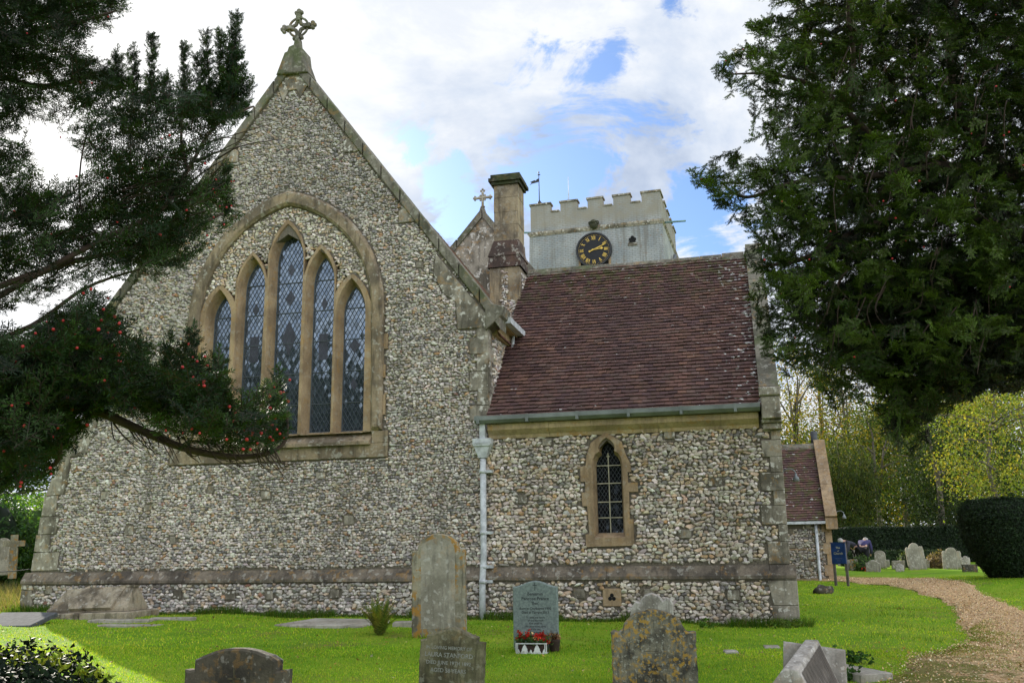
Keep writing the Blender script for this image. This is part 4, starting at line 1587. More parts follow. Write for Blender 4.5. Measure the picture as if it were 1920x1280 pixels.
for fl, n00 in ((1, PN - .22), (-1, PN + 4.4)):
    for k in range(5):
        s0, s1 = .05 + 3.3 * k / 5, .05 + 3.3 * (k + 1) / 5 - .01
        vs = [(u, n00 + fl * (s * c5 - h * s5), 2.55 + s * s5 + h * c5) for u in (pu1 - .14, pu1 + .20) for (s, h) in ((s0, -.12), (s1, -.12), (s1, .15), (s0, .15))]
        fs = [(0, 1, 2, 3), (7, 6, 5, 4), (0, 4, 5, 1), (1, 5, 6, 2), (2, 6, 7, 3), (3, 7, 4, 0)]
        mb.raw(vs, [x if fl < 0 else x[::-1] for x in fs])
mb.box((pu1 - .14, PN - .28, 2.3), (pu1 + .2, PN + .2, 2.62))
mb.build('porch_coping', M_dress, church)
mb = MB()
mb.tube([(pu1 - .42, PN - .09, 2.45), (pu1 - .42, PN - .09, .75), (pu1 - .38, PN - .16, .68)], .045, 8)
mb.box((pu0, PN - .26, 2.46), (pu1 - .14, PN - .16, 2.54))
mb.build('porch_downpipe', M_pipe, church)
lamp((pu1 + .2, PN + .1, 2.75), 1, sc=.9)
mb = MB()
mb.tube([(pu1 - .1, PN + 2.0, 5.0), (pu1 - .1, PN + 2.0, 5.5)], .11, 10)
mb.build('flue_pipe', M_leadgrey, church)
#@@OBJECTS
# ================================================================== OBJECTS
def text_mb(lines, gap=1.25, n=-.001, ext=.0012, cx=0.0):
    """lettering as raised mesh: lines = [(text, height, z)] centred on cx"""
    mb = MB()
    for (t, hgt, z) in lines:
        cu = bpy.data.curves.new('lettering', 'FONT')
        cu.body = t
        cu.align_x = 'CENTER'
        cu.size = hgt
        cu.resolution_u = 3
        cu.offset = hgt * .018
        ob = bpy.data.objects.new('lettering', cu)
        COL.objects.link(ob)
        me = bpy.data.meshes.new_from_object(ob)
        if len(me.vertices):
            v = np.array([(p.co.x + cx, n, p.co.y + z) for p in me.vertices])
            mb.raw(v, [tuple(p.vertices) for p in me.polygons])
        bpy.data.objects.remove(ob)
        bpy.data.curves.remove(cu)
        bpy.data.meshes.remove(me)
    return mb


def inscribe(parent, mat, lines, n, cx=0.0):
    for ln in lines:
        text_mb([ln], n=n, cx=cx).build('inscription', mat, parent)


def arc_pts(cx, cz, r, a0, a1, k=12, rz=None):
    rz = rz or r
    return [(cx + r * cos(a0 + (a1 - a0) * i / k), cz + rz * sin(a0 + (a1 - a0) * i / k)) for i in range(k + 1)]


FACE = -TH
STONES = []


def gravestone(label, outline, thick, loc, mat, rotz=0, lean=0, roll=0, group=None, name='gravestone', cat='gravestone', cut=None, cutmat=None):
    loc = Vector(loc)
    t = thing(name, label, cat, loc, (0, 0, 0), group)
    t.rotation_euler = (lean, roll, FACE + rotz)
    mb = MB()
    if mat is not M_slate:
        rq = random.Random(len(label))
        fine = []
        for i in range(len(outline)):
            a, b = Vector(outline[i - 1]), Vector(outline[i])
            k = max(1, int((b - a).length / .035))
            for j in range(1, k + 1):
                q = a.lerp(b, j / k)
                fine.append((q.x + rq.gauss(0, .0032), q.y + rq.gauss(0, .0032)))
        outline = fine
    mb.plate(outline, -thick / 2, thick / 2 - .012, bevel=.016, back=True)
    o = mb.build('headstone', mat, t)
    STONES.append((loc.copy(), outline[0][0], FACE + rotz))
    return t


def sh(w, z0, zs, top, k=12, step=.0):
    """outline: straight sides to zs, shoulders of width step, round head up to top"""
    h = w / 2
    a = h - step
    p = [(-h, z0), (h, z0), (h, zs)]
    if step:
        p += [(a + .012, zs + .004)]
    p += arc_pts(0, zs, a, 0, pi, k, top - zs)
    if step:
        p += [(-a - .012, zs + .004)]
    return p + [(-h, zs)]


def fix(p):
    q = []
    for a in p:
        if not q or hypot(a[0] - q[-1][0], a[1] - q[-1][1]) > 2e-3:
            q.append(a)
    if hypot(q[0][0] - q[-1][0], q[0][1] - q[-1][1]) < 2e-3:
        q.pop()
    return q


# --- foreground stones
def place(px, Y, pytop):
    p = atY(px, pytop, Y)
    g = G(p.x, p.y)
    return Vector((p.x, p.y, g)), p.z - g


loc, h = place(447, 6.9, 1213)
w = .755
ol = [(-w / 2, -.2), (w / 2, -.2), (w / 2, h - .15), (w / 2 - .07, h - .145), (w / 2 - .075, h - .085)] + \
     [(w / 2 - .08 - (w - .16) * i / 12, h - .085 + .085 * sin(pi * i / 12) ** .8) for i in range(1, 12)] + [(-w / 2 + .075, h - .085), (-w / 2 + .07, h - .145), (-w / 2, h - .15)]
t = gravestone('dark lichened headstone with stepped shoulders and low curved top cut off by lower edge', fix(ol), .13, loc, M_g_dark, rotz=radians(3), lean=radians(-2))
mb = MB()
mb.box((-.006, -.069, h - .34), (.006, -.064, h - .13))
mb.box((-.045, -.069, h - .21), (.045, -.064, h - .198))
mb.build('incised_cross', M_g_brown, t)

loc, h = place(845, 9.2, 1174)
w = .62
ol = [(-w / 2, -.2), (w / 2, -.2), (w / 2, h - .125), (w / 2 - .065, h - .115), (w / 2 - .06, h - .085), (0, h), (-w / 2 + .06, h - .085), (-w / 2 + .065, h - .115), (-w / 2, h - .125)]
t = gravestone('brown mossy headstone with low pointed gable top and worn lead lettering', fix(ol), .12, loc, M_g_brown, rotz=radians(-4), roll=radians(2.5))
inscribe(t, M_letter_pale, [('IN LOVING MEMORY OF', .042, h - .20), ('LAURA STANFORD', .056, h - .268), ('DIED JUNE 19TH 1892', .046, h - .334), ('AGED 58 YEARS', .050, h - .402)], n=-.0622, cx=-.015)

base = atG(824, 1194)
w, h = .775, 1.44
ol = sh(w, -.2, h - .235, h, 14, .085)
t = gravestone('tall buff headstone with round top and orange lichen, in front of the downpipe', fix(ol), .15, base, M_g_tall, rotz=radians(4), lean=radians(-1), roll=radians(-.8))
mb = MB()
pan = fix(sh(.50, .12, h - .24, h - .07, 12))
mb.plate(pan, -.079, -.074)
mb.build('worn_panel', M_g_far, t)

base = atG(1006, 1219)
w, h = .595, .88
ol = [(-w / 2, -.15), (w / 2, -.15), (w / 2, h - .075)] + [(w / 2 - w * i / 16, h - .075 + .075 * (.5 - .5 * cos(2 * pi * i / 16))) for i in range(1, 16)] + [(-w / 2, h - .075)]
t = gravestone('smooth green-grey slate headstone with wavy top and dark lettering behind flower trough', fix(ol), .075, base, M_slate, rotz=radians(2))
inscribe(t, M_letter, [('Benjamin', .056, h - .185), ('Penrose Prance', .058, h - .245), ("'Ben'", .052, h - .302), ('Born in Cranborne 1990', .042, h - .365), ('Died in Tarrant 2013', .042, h - .415),
              ("'If I take the wings", .034, h - .475), ('of the morning', .034, h - .512), ('And dwell in', .034, h - .549), ('the uttermost parts', .034, h - .586), ('of the sea,', .034, h - .623), ('Even there', .034, h - .66), ('shall thy hand lead me', .034, h - .697)], n=-.0392)
lt = MB()
lt.box((-.004, -.0395, h - .125), (.004, -.0385, h - .022))
lt.box((-.026, -.0395, h - .062), (.026, -.0385, h - .054))
lt.build('incised_cross', M_letter, t)
BEN = base

# flower trough in front of it
fl = thing('flower_trough', 'white fence-sided trough of red flowers at foot of slate headstone', 'flower trough', W(0, 0) * 0 + Vector((BEN.x - .055, BEN.y - .22, G(BEN.x, BEN.y - .22))), (0, 0, FACE + radians(2)))
mb = MB()
wf = .40
for (a, b) in (((-wf / 2, 0), (wf / 2, .012)), ((-wf / 2, .118), (wf / 2, .130)), ((-wf / 2, .012), (-wf / 2 + .012, .118)), ((wf / 2 - .012, .012), (wf / 2, .118)), ((-wf / 2 + .022, .012), (-wf / 2 + .029, .118)), ((wf / 2 - .029, .012), (wf / 2 - .022, .118))):
    mb.box((a[0], -.10, a[1]), (b[0], -.088, b[1]))
for cx, s in ((-.085, 1), (.075, 1), (-.165, .45), (-.005, .4), (.165, .45)):
    q = [(cx - .05 * s, .014), (cx + .05 * s, .014), (cx + .03 * s, .040 * s + .014), (cx + .038 * s, .040 * s + .012), (cx + .02 * s, .07 * s + .012), (cx + .026 * s, .068 * s + .012), (cx, .105 * s + .012), (cx - .026 * s, .068 * s + .012), (cx - .02 * s, .07 * s + .012), (cx - .038 * s, .040 * s + .012), (cx - .03 * s, .040 * s + .014)]
    mb.plate(q, -.099, -.09, back=True)
mb.box((wf / 2 - .012, -.088, 0), (wf / 2, .06, .012))
mb.box((wf / 2 - .012, -.088, .118), (wf / 2, .06, .13))
mb.build('fence_panel', M_white, fl)
mb = MB()
mb.box((-wf / 2 + .02, -.07, 0), (wf / 2 - .02, .055, .10))
mb.build('trough', M_bark, fl)


def leaf_quads(r, c, n, spread, size, cols, asp=.5, droop=0.0, normal=None):
    """n leaf-shaped quads scattered about the points c"""
    c = np.asarray(c, float).reshape(-1, 3)
    P = np.repeat(c, n, 0) + r.normal(0, 1, (len(c) * n, 3)) * np.asarray(spread)
    N = len(P)
    d = r.normal(0, 1, (N, 3))
    d[:, 2] -= droop
    d /= np.linalg.norm(d, axis=1)[:, None]
    if normal is not None:
        nn = np.repeat(np.asarray(normal, float).reshape(-1, 3), n, 0) + r.normal(0, .45, (N, 3))
    else:
        nn = r.normal(0, 1, (N, 3))
    s = np.cross(d, nn)
    s /= np.linalg.norm(s, axis=1)[:, None] + 1e-9
    if normal is not None:
        d = np.cross(nn, s)
        d /= np.linalg.norm(d, axis=1)[:, None] + 1e-9
    L = size * r.uniform(.65, 1.3, (N, 1))
    bend = np.cross(d, s) * L * .18
    V = np.stack([P - d * L / 2, P + s * L * asp / 2 + bend, P + d * L / 2, P - s * L * asp / 2 + bend], 1)
    cols = np.asarray(cols, float)
    ci = cols[r.integers(0, len(cols), len(c))]
    ci = np.repeat(ci * r.uniform(.55, 1.3, (len(c), 1)), n, 0) * r.uniform(.75, 1.2, (N, 1))
    ci = ci * (1 + r.normal(0, .06, (N, 3)))
    C = np.repeat(np.clip(ci, .003, 1)[:, None, :], 4, 1)
    F = np.arange(N * 4).reshape(N, 4)
    return V.reshape(-1, 3), F, C.reshape(-1, 3)


r = np.random.default_rng(51)
mb = MB()
mb.raw(*leaf_quads(r, r.uniform((-.2, -.06, .09), (.2, .05, .2), (60, 3)), 7, .022, .05, [(.04, .09, .02), (.07, .13, .03)]))
mb.build('flower_leaves', M_leaf, fl)
for (cx_, n_, sx_) in ((-.10, 18, .04), (.105, 24, .05), (-.175, 7, .02), (.185, 6, .02)):
    mb = MB()
    fc = r.normal((cx_, -.02, .205 if n_ > 10 else .165), (sx_, .03, .026), (n_, 3))
    mb.raw(*leaf_quads(r, fc, 9, .012, .026, [(.50, .03, .02), (.55, .07, .03), (.42, .02, .02)], .8))
    mb.build('red_flowers', M_flower, fl)
mb = MB()
mb.raw(*leaf_quads(r, r.normal((0, -.02, .18), (.03, .03, .025), (9, 3)), 6, .01, .022, [(.65, .5, .25), (.55, .42, .1)], .8))
mb.build('cream_flowers', M_flower, fl)
pt = thing('plant_pot', 'small dark brown pot of drooping foliage right of white flower trough', 'plant pot', Vector((BEN.x + .23, BEN.y - .16, G(BEN.x + .23, BEN.y - .16))))
mb = MB()
mb.tube([(0, 0, 0), (0, 0, .02), (0, 0, .13), (0, 0, .15)], [.05, .06, .075, .075], 12)
mb.build('pot', M_bark, pt)
mb = MB()
mb.raw(*leaf_quads(r, r.normal((0, -.01, .16), (.04, .03, .04), (22, 3)), 7, .02, .045, [(.14, .05, .03), (.09, .05, .025), (.4, .25, .16)]))
mb.build('foliage', M_leaf, pt)

loc, h = place(1222, 9.4, 1142)
w = .80
ol = [(-w / 2, -.2), (w / 2, -.2), (w / 2, h - .205), (w / 2 - .02, h - .19), (w / 2 - .075, h - .20), (w / 2 - .10, h - .185)] + arc_pts(0, h - .19, w / 2 - .11, .12, pi - .12, 16, .19) + [(-w / 2 + .10, h - .185), (-w / 2 + .075, h - .20), (-w / 2 + .02, h - .19), (-w / 2, h - .205)]
t = gravestone('round-shouldered headstone blotched with yellow and orange lichen, name partly legible', fix(ol), .14, loc, M_g_eden, rotz=radians(5), lean=radians(1), roll=radians(.6))
inscribe(t, M_g_dark, [('EDEN', .115, h - .66), ('P   RK', .075, h - .77)], n=-.0722, cx=-.03)
tm = MB()
tm.box((-.09, -.0722, h - .375), (.07, -.0712, h - .37))
tm.build('incised_line', M_g_dark, t)

base = atG(1222, 1190)
base.y -= .15
w, h = .62, .60
ol = [(-w / 2, -.1), (w / 2, -.1), (w / 2, h - .13), (w / 2 - .03, h - .07), (w / 2 - .09, h - .055), (w / 2 - .14, h - .10)] + arc_pts(.0, h - .10, .15, 0.2, pi - .2, 8, .10) + [(-w / 2 + .14, h - .12), (-w / 2 + .09, h - .11), (-w / 2 + .03, h - .17), (-w / 2, h - .22)]
gravestone('pale weathered headstone with scrolled top directly behind the yellow-lichened one', fix(ol), .13, base, M_g_pale, rotz=radians(2), lean=radians(3))

# tilted slab with a coped ridge stone in front, bottom right
loc, h = place(1517, 8.2, 1206)
cm = thing('fallen_monument', 'tilted pale slab with ridged coped stone lying against it near the gravel path', 'monument', loc, (0, 0, FACE + radians(-4)))
mb = MB()
mb.plate([(-.27, -.15), (.27, -.2), (.265, h - .03), (-.235, h + .015)], .10, .20, bevel=.012, back=True)
o = mb.build('upright_slab', M_g_pale, cm)
o.rotation_euler = (radians(-8), radians(2), 0)
mb = MB()
fr_ = [(-.66, -.06), (.16, -.06), (-.09, .50), (-.20, .50)]
bk_ = [(-.26, .05), (.26, .20), (.075, .665), (-.03, .665)]
vs = [(x, -.62, z) for x, z in fr_] + [(x, .09, z) for x, z in bk_]
k = 4
mb.raw(vs, [(0, 1, 2, 3), (4, 5, 6, 7)[::-1]] + [(i, k + i, k + (i + 1) % k, (i + 1) % k) for i in range(k)])
o = mb.build('coped_stone', M_g_pale, cm)
bv = o.modifiers.new('Bevel', 'BEVEL')
bv.width, bv.segments = .012, 2
mb = MB()
A_, B_, C_, D_ = [Vector(v) for v in (vs[1], vs[5], vs[6], vs[2])]
nr = (B_ - A_).cross(D_ - A_).normalized() * .006


def face(u, v):
    return (A_.lerp(B_, u)).lerp(D_.lerp(C_, u), v) + nr


for k in range(9):
    u0_, u1_ = .06 + .1 * k, .06 + .1 * k + .085
    mb.raw([tuple(face(u0_, .04)), tuple(face(u1_, .04)), tuple(face(u1_, .93)), tuple(face(u0_, .93))], [(0, 1, 2, 3)])
mb.build('ribbed_face', M_wood, cm)

# coped chest tomb by the wall
tc = W(-6.92, -1.1)
tb = thing('coped_tomb', 'low coped stone tomb with sloping lid on plinth, beside left end of wall', 'tomb', (tc.x, tc.y, G(tc.x, tc.y) - .03), (0, radians(-1.5), FACE + radians(4)))
mb = MB()
mb.plate([(-.95, -.48), (-.10, -.48), (-.06, .48), (-.95, .48)], 0, .2, bevel=.02, to3=lambda u, n, z: (u, z, .15 - n))
mb.plate([(-.07, -.46), (.90, -.48), (.90, .48), (-.03, .48)], 0, .2, bevel=.02, to3=lambda u, n, z: (u, z, .145 - n))
mb.build('tomb_plinth', M_tomb, tb)
mb = MB()
b0 = [(-.80, -.33, .152), (.76, -.33, .152), (.76, .33, .152), (-.80, .33, .152)]
b1 = [(-.80, -.33, .20), (.76, -.33, .20), (.76, .33, .20), (-.80, .33, .20)]
b2 = [(-.60, -.07, .53), (.70, -.07, .56), (.70, .07, .56), (-.60, .07, .53)]
vs = b0 + b1 + b2
fs = []
for a in (0, 4):
    for i in range(4):
        fs.append((a + i, a + (i + 1) % 4, a + 4 + (i + 1) % 4, a + 4 + i))
fs.append((8, 9, 10, 11))
mb.raw(vs, fs)
mb.box((.42, -.09, .555), (.72, .09, .585))
tm = mb.build('tomb_lid', M_tomb, tb)
mb = MB()
A_, B_, C_, D_ = Vector((-.34, -.39, .225)), Vector((.46, -.39, .225)), Vector((.56, -.075, .575)), Vector((-.60, -.075, .55))
nn_ = (B_ - A_).cross(D_ - A_).normalized() * .06
vs = [tuple(p) for p in (A_, B_, C_, D_)] + [tuple(p - nn_) for p in (A_, B_, C_, D_)]
mb.raw(vs, [(0, 1, 2, 3), (7, 6, 5, 4), (0, 4, 5, 1), (1, 5, 6, 2), (2, 6, 7, 3), (3, 7, 4, 0)])
mb.build('raised_panel', M_tomb, tb)


def flat(label, px, py, lx, ly, th_, mat, rz=0, tilt=0, name='ledger_slab', cat='grave slab', up=.03, roll=0):
    p = atG(px, py)
    mb = MB()
    k = 10
    r_ = random.Random(px)
    pts = [(-lx / 2, -ly / 2), (lx / 2 * r_.uniform(.9, 1), -ly / 2 * r_.uniform(.9, 1)), (lx / 2, ly / 2 * r_.uniform(.8, 1)), (lx * .1, ly / 2), (-lx / 2 * r_.uniform(.85, 1), ly / 2)]
    mb.plate(pts, 0, th_, bevel=.012, to3=lambda u, n, z: (u, z, up - n))
    o = mb.build(name, mat, None, (p.x, p.y, p.z), (tilt, roll, FACE + rz))
    return tag(o, label, cat)


flat('dark grey inscribed ledger slab tilted in grass at left edge', 28, 1171, 1.05, .80, .07, M_ledger, radians(10), radians(13), up=.10)
flat('long pale kerb stone sunk in grass just in front of coped tomb', 230, 1166, 1.1, .28, .1, M_slab, radians(6), up=.05, name='kerb_stone', cat='kerb stone')
flat('second pale kerb stone sunk in grass nearest viewer before coped tomb', 245, 1174, 1.1, .2, .1, M_slab, radians(1), up=.035, name='kerb_stone', cat='kerb stone')
flat('short pale kerb stone at right end of the coped tomb kerbs', 325, 1161, .75, .18, .1, M_slab, radians(8), up=.04, name='kerb_stone', cat='kerb stone')
flat('large pale flat slab in the grass left of the fern', 625, 1172, 1.55, 1.0, .12, M_slab, radians(-8), radians(2), up=.06)
flat('small pale stone lying between the fern and the tall headstone', 755, 1173, .3, .3, .12, M_slab, .3, up=.07, name='loose_stone', cat='stone')
flat('small white flat stone alone in lawn right of yellow-lichened headstone', 1370, 1222, .17, .2, .08, M_g_pale, .2, up=.025, name='loose_stone', cat='stone')
flat('thin pale stone flush with grass just left of tilted monument', 1447, 1212, .22, .3, .08, M_slab, .1, up=.015, name='loose_stone', cat='stone')
flat('grey flat slab edged with weeds right of tilted monument', 1600, 1262, .42, .9, .12, M_slab, radians(28), up=.05)
p = atG(1545, 1112)
mb = MB()
mb.ball((0, 0, .06), .22, (1.15, .8, .62), 12, 8)
me_o = mb.build('rough_stone', M_g_dark, None, p)
for v_ in me_o.data.vertices:
    v_.co *= 1 + .18 * sin(v_.co.x * 23) * cos(v_.co.y * 19 + v_.co.z * 17)
tag(me_o, 'rough mossy boulder on grass below porch downpipe', 'stone')

# --- far gravestones on the right
FG = 'old gravestones in the far churchyard'


def far_stone(label, px, py, wpx, hpx, Y, kind, mat, lean=0, roll=0):
    p = atY(px, py, Y)
    g = G(p.x, p.y)
    loc = Vector((p.x, p.y, min(p.z, g + .1)))
    m = Y / FPX * 1.02
    w, h = wpx * m, hpx * m
    if kind == 'round':
        ol = sh(w, -.4, h - w * .4, h, 10)
    elif kind == 'lobes':
        a = w / 2
        ol = [(-a, -.4), (a, -.4), (a, h * .78), (a * .92, h * .86), (a * .7, h * .87), (a * .6, h * .82)] + arc_pts(0, h * .83, a * .55, .1, pi - .1, 8, h * .17) + [(-a * .6, h * .82), (-a * .7, h * .87), (-a * .92, h * .86), (-a, h * .78)]
    elif kind == 'wave':
        ol = [(-w / 2, -.4), (w / 2, -.4), (w / 2, h * .78)] + [(w / 2 - w * i / 12, h * .78 + h * .22 * (.5 - .5 * cos(2 * pi * i / 12))) for i in range(1, 12)] + [(-w / 2, h * .78)]
    else:
        ol = [(-w / 2, -.4), (w / 2, -.4), (w / 2, h), (-w / 2, h)]
    return gravestone(label, fix(ol), .14, loc, mat, rotz=random.uniform(-.2, .2), lean=lean, roll=roll, group=FG)


far_stone('tall far headstone with three-lobed top leaning left, beyond the gravel path', 1722, 1072, 30, 51, 36, 'lobes', M_g_far, roll=radians(-5))
far_stone('broad far headstone with lobed top, nearest left of the clipped yew', 1787, 1074, 31, 45, 36, 'lobes', M_g_far, roll=radians(1))
far_stone('low wave-topped pale headstone, third right of the blue sign', 1638, 1075, 25, 24, 35, 'wave', M_g_far, roll=radians(2))
far_stone('slim round-topped headstone standing just behind the low wave-topped one', 1652, 1068, 19, 34, 37.5, 'round', M_g_far)
far_stone('squat square-topped headstone midway between slim and tall lobed ones', 1686, 1074, 22, 22, 36.5, 'square', M_g_far)
far_stone('small whitish lumpy stone directly in front of the squat square one', 1688, 1074, 14, 17, 35, 'wave', M_g_pale)
far_stone('short dark stone half hidden behind the tall lobed leaning one', 1737, 1072, 12, 23, 37, 'round', M_g_far, roll=radians(3))
far_stone('low dark grey slab-like headstone beside foot of the clipped yew', 1820, 1079, 25, 20, 33, 'square', M_g_dark)
far_stone('grey headstone just right of the blue sign posts', 1592, 1076, 12, 25, 36.5, 'round', M_g_far)
far_stone('yellowish narrow headstone between blue sign and flowering bush', 1603, 1075, 14, 25, 36, 'square', M_g_tall)
far_stone('small pinkish carved stone behind low dark slab by clipped yew', 1812, 1062, 14, 19, 37, 'lobes', M_g_pale)
far_stone('small grey stone between slim headstone and squat square one', 1664, 1066, 9, 16, 39, 'square', M_g_far)

# left far stones
p = atY(24, 1066, 26)
cr = thing('cross_gravestone', 'grey-brown latin cross gravestone in dry grass at far left', 'gravestone', (p.x, p.y, p.z - .05), (0, radians(-2), radians(20)))
mb = MB()
mb.box((-.095, -.08, -.2), (.095, .08, .60))
mb.box((-.085, -.075, .60), (.085, .075, .95))
mb.box((-.26, -.075, .64), (-.087, .075, .79))
mb.box((.087, -.075, .64), (.26, .075, .79))
mb.build('cross', M_g_tall, cr)
p = atY(3, 1052, 28.5)
gravestone('pale round-topped stone half behind cross at far left', fix(sh(.42, -.4, .48, .68, 10)), .14, p, M_g_far, rotz=.6)
p = atY(-2, 1010, 30)
p = Vector((p.x, p.y, G(p.x, p.y)))
gravestone('dark square-topped pillar stone at far left edge behind round-topped stone', [(-.10, -.3), (.10, -.3), (.10, 1.45), (-.10, 1.45)], .2, p, M_g_dark, rotz=.4)
flat('low grey stone lying in grass at left edge under the wire', 2, 1128, .5, .4, .14, M_slab, .2, .1, name='loose_stone', cat='stone', up=.08)
wf_ = thing('wire_fence', 'thin wire strand sagging between low posts left of the church buttress', 'wire fence', tuple(atY(-60, 1085, 22.5)))
b_ = wf_.location.copy()
q0, q1 = atY(-60, 1068, 22.5) - b_, atY(62, 1066, 21.5) - b_
mb = MB()
pts = [q0.lerp(q1, i / 12) - Vector((0, 0, .05 * sin(pi * i / 12))) for i in range(13)]
mb.tube(pts, .011, 5)
mb.build('wire', M_iron, wf_)
mb = MB()
mb.tube([q0 - Vector((0, 0, .6)), q0 + Vector((0, 0, .06))], .03, 6)
mb.build('post', M_wood, wf_)
mb = MB()
mb.tube([q1 - Vector((0, 0, .6)), q1 + Vector((0, 0, .06))], .03, 6)
mb.build('post', M_wood, wf_)

# --- blue sign on two posts
p = atG(1578, 1098)
sg = thing('notice_board', 'blue notice board with pale lettering on two grey posts beside the path', 'sign', p, (0, 0, radians(-42)))
mb = MB()
mb.plate([(-.20, .58), (.20, .58), (.20, 1.13), (-.20, 1.13)], -.03, .01, bevel=.006, back=True)
mb.build('board', M_signblue, sg)
mb = MB()
mb.box((-.215, -.038, 1.132), (.215, .018, 1.155))
mb.build('board_cap', M_signblue, sg)
for s in (-1, 1):
    mb = MB()
    mb.box((s * .17 - .03, .012, -.2), (s * .17 + .03, .07, 1.12))
    mb.build('post', M_wood, sg)
for ln in [('The', .075, .985), ('of', .06, .905), ('Church', .085, .83), ('- - - - - -', .05, .71), ('- - -', .05, .655)]:
    text_mb([ln], n=-.0315).build('lettering', M_signtext, sg)


# ------------------------------------------------------------------ people
def skin_body(name, joints, links, mat, parent):
    me = bpy.data.meshes.new(name)
    names = list(joints)
    me.from_pydata([joints[k][0] for k in names], [(names.index(a), names.index(b)) for a, b in links], [])
    o = bpy.data.objects.new(name, me)
    COL.objects.link(o)
    sm = o.modifiers.new('Skin', 'SKIN')
    sm.use_smooth_shade = True
    ss = o.modifiers.new('Sub', 'SUBSURF')
    ss.levels = ss.render_levels = 1
    for i, k in enumerate(names):
        rr = joints[k][1]
        me.skin_vertices[0].data[i].radius = (rr, rr) if not isinstance(rr, tuple) else rr
        me.skin_vertices[0].data[i].use_root = (i == 0)
    bpy.context.view_layer.update()
    dg = bpy.context.evaluated_depsgraph_get()
    m2 = bpy.data.meshes.new_from_object(o.evaluated_get(dg))
    o.modifiers.clear()
    o.data = m2
    bpy.data.meshes.remove(me)
    m2.materials.clear()
    m2.materials.append(mat)
    o.parent = parent
    return o


def person(label, loc, rz, jacket, bend=1.0):
    t = thing('person', label, 'person', loc, (0, 0, rz), 'people tending a far grave')
    J = {'pelvis': ((0, 0, .92), .13), 'waist': ((0, -.13 * bend, 1.05), .12), 'chest': ((0, -.36 * bend, 1.17), .145), 'neck': ((0, -.53 * bend, 1.20), .06), 'chin': ((0, -.60 * bend, 1.19), .085), 'crown': ((0, -.71 * bend, 1.20), .09),
         'sl': ((.17, -.44 * bend, 1.16), .065), 'sr': ((-.17, -.44 * bend, 1.16), .065), 'el': ((.21, -.52, .88), .045), 'er': ((-.21, -.50, .88), .045), 'hl': ((.16, -.66, .66), .03), 'hr': ((-.15, -.68, .68), .03),
         'fl': ((.14, -.70, .57), .026), 'fr': ((-.13, -.73, .59), .026),
         'pl': ((.10, .0, .86), .11), 'pr': ((-.10, .0, .86), .11), 'kl': ((.11, -.06, .48), .065), 'kr': ((-.11, .02, .48), .065), 'al': ((.11, .02, .09), .045), 'ar': ((-.11, .09, .09), .045), 'tl': ((.12, -.12, .03), .035), 'tr': ((-.12, -.05, .03), .035)}
    Lk = [('pelvis', 'waist'), ('waist', 'chest'), ('chest', 'neck'), ('neck', 'chin'), ('chin', 'crown'), ('chest', 'sl'), ('chest', 'sr'), ('sl', 'el'), ('sr', 'er'), ('el', 'hl'), ('er', 'hr'), ('hl', 'fl'), ('hr', 'fr'),
          ('pelvis', 'pl'), ('pelvis', 'pr'), ('pl', 'kl'), ('pr', 'kr'), ('kl', 'al'), ('kr', 'ar'), ('al', 'tl'), ('ar', 'tr')]
    skin_body('body', J, Lk, M_skin, t)
    jn = ['pelvis', 'waist', 'chest', 'sl', 'sr', 'el', 'er', 'hl', 'hr']
    Jj = {k: (J[k][0], J[k][1] + .028) for k in jn}
    skin_body('jacket', Jj, [l for l in Lk if l[0] in jn and l[1] in jn], jacket, t)
    tn = ['pelvis', 'pl', 'pr', 'kl', 'kr', 'al', 'ar']
    Jt = {k: (J[k][0], J[k][1] + .018) for k in tn}
    skin_body('trousers', Jt, [l for l in Lk if l[0] in tn and l[1] in tn], M_trous, t)
    mb = MB()
    c = J['crown'][0]
    mb.ball((c[0], c[1] + .02, c[2] + .03), .105, (1, 1.05, .95), 10, 8)
    mb.build('hair', M_hair, t)
    return t


pa = atY(1623, 1078, 38)
person('person in purple-navy jacket and dark trousers bending over with back to viewer', (pa.x, pa.y, G(pa.x, pa.y) - .12), radians(150), M_navy)
pb = atY(1610, 1078, 38.6)
person('person in dark grey jacket stooping left with arm reaching down', (pb.x, pb.y, G(pb.x, pb.y) - .14), radians(-75), M_greyjkt)
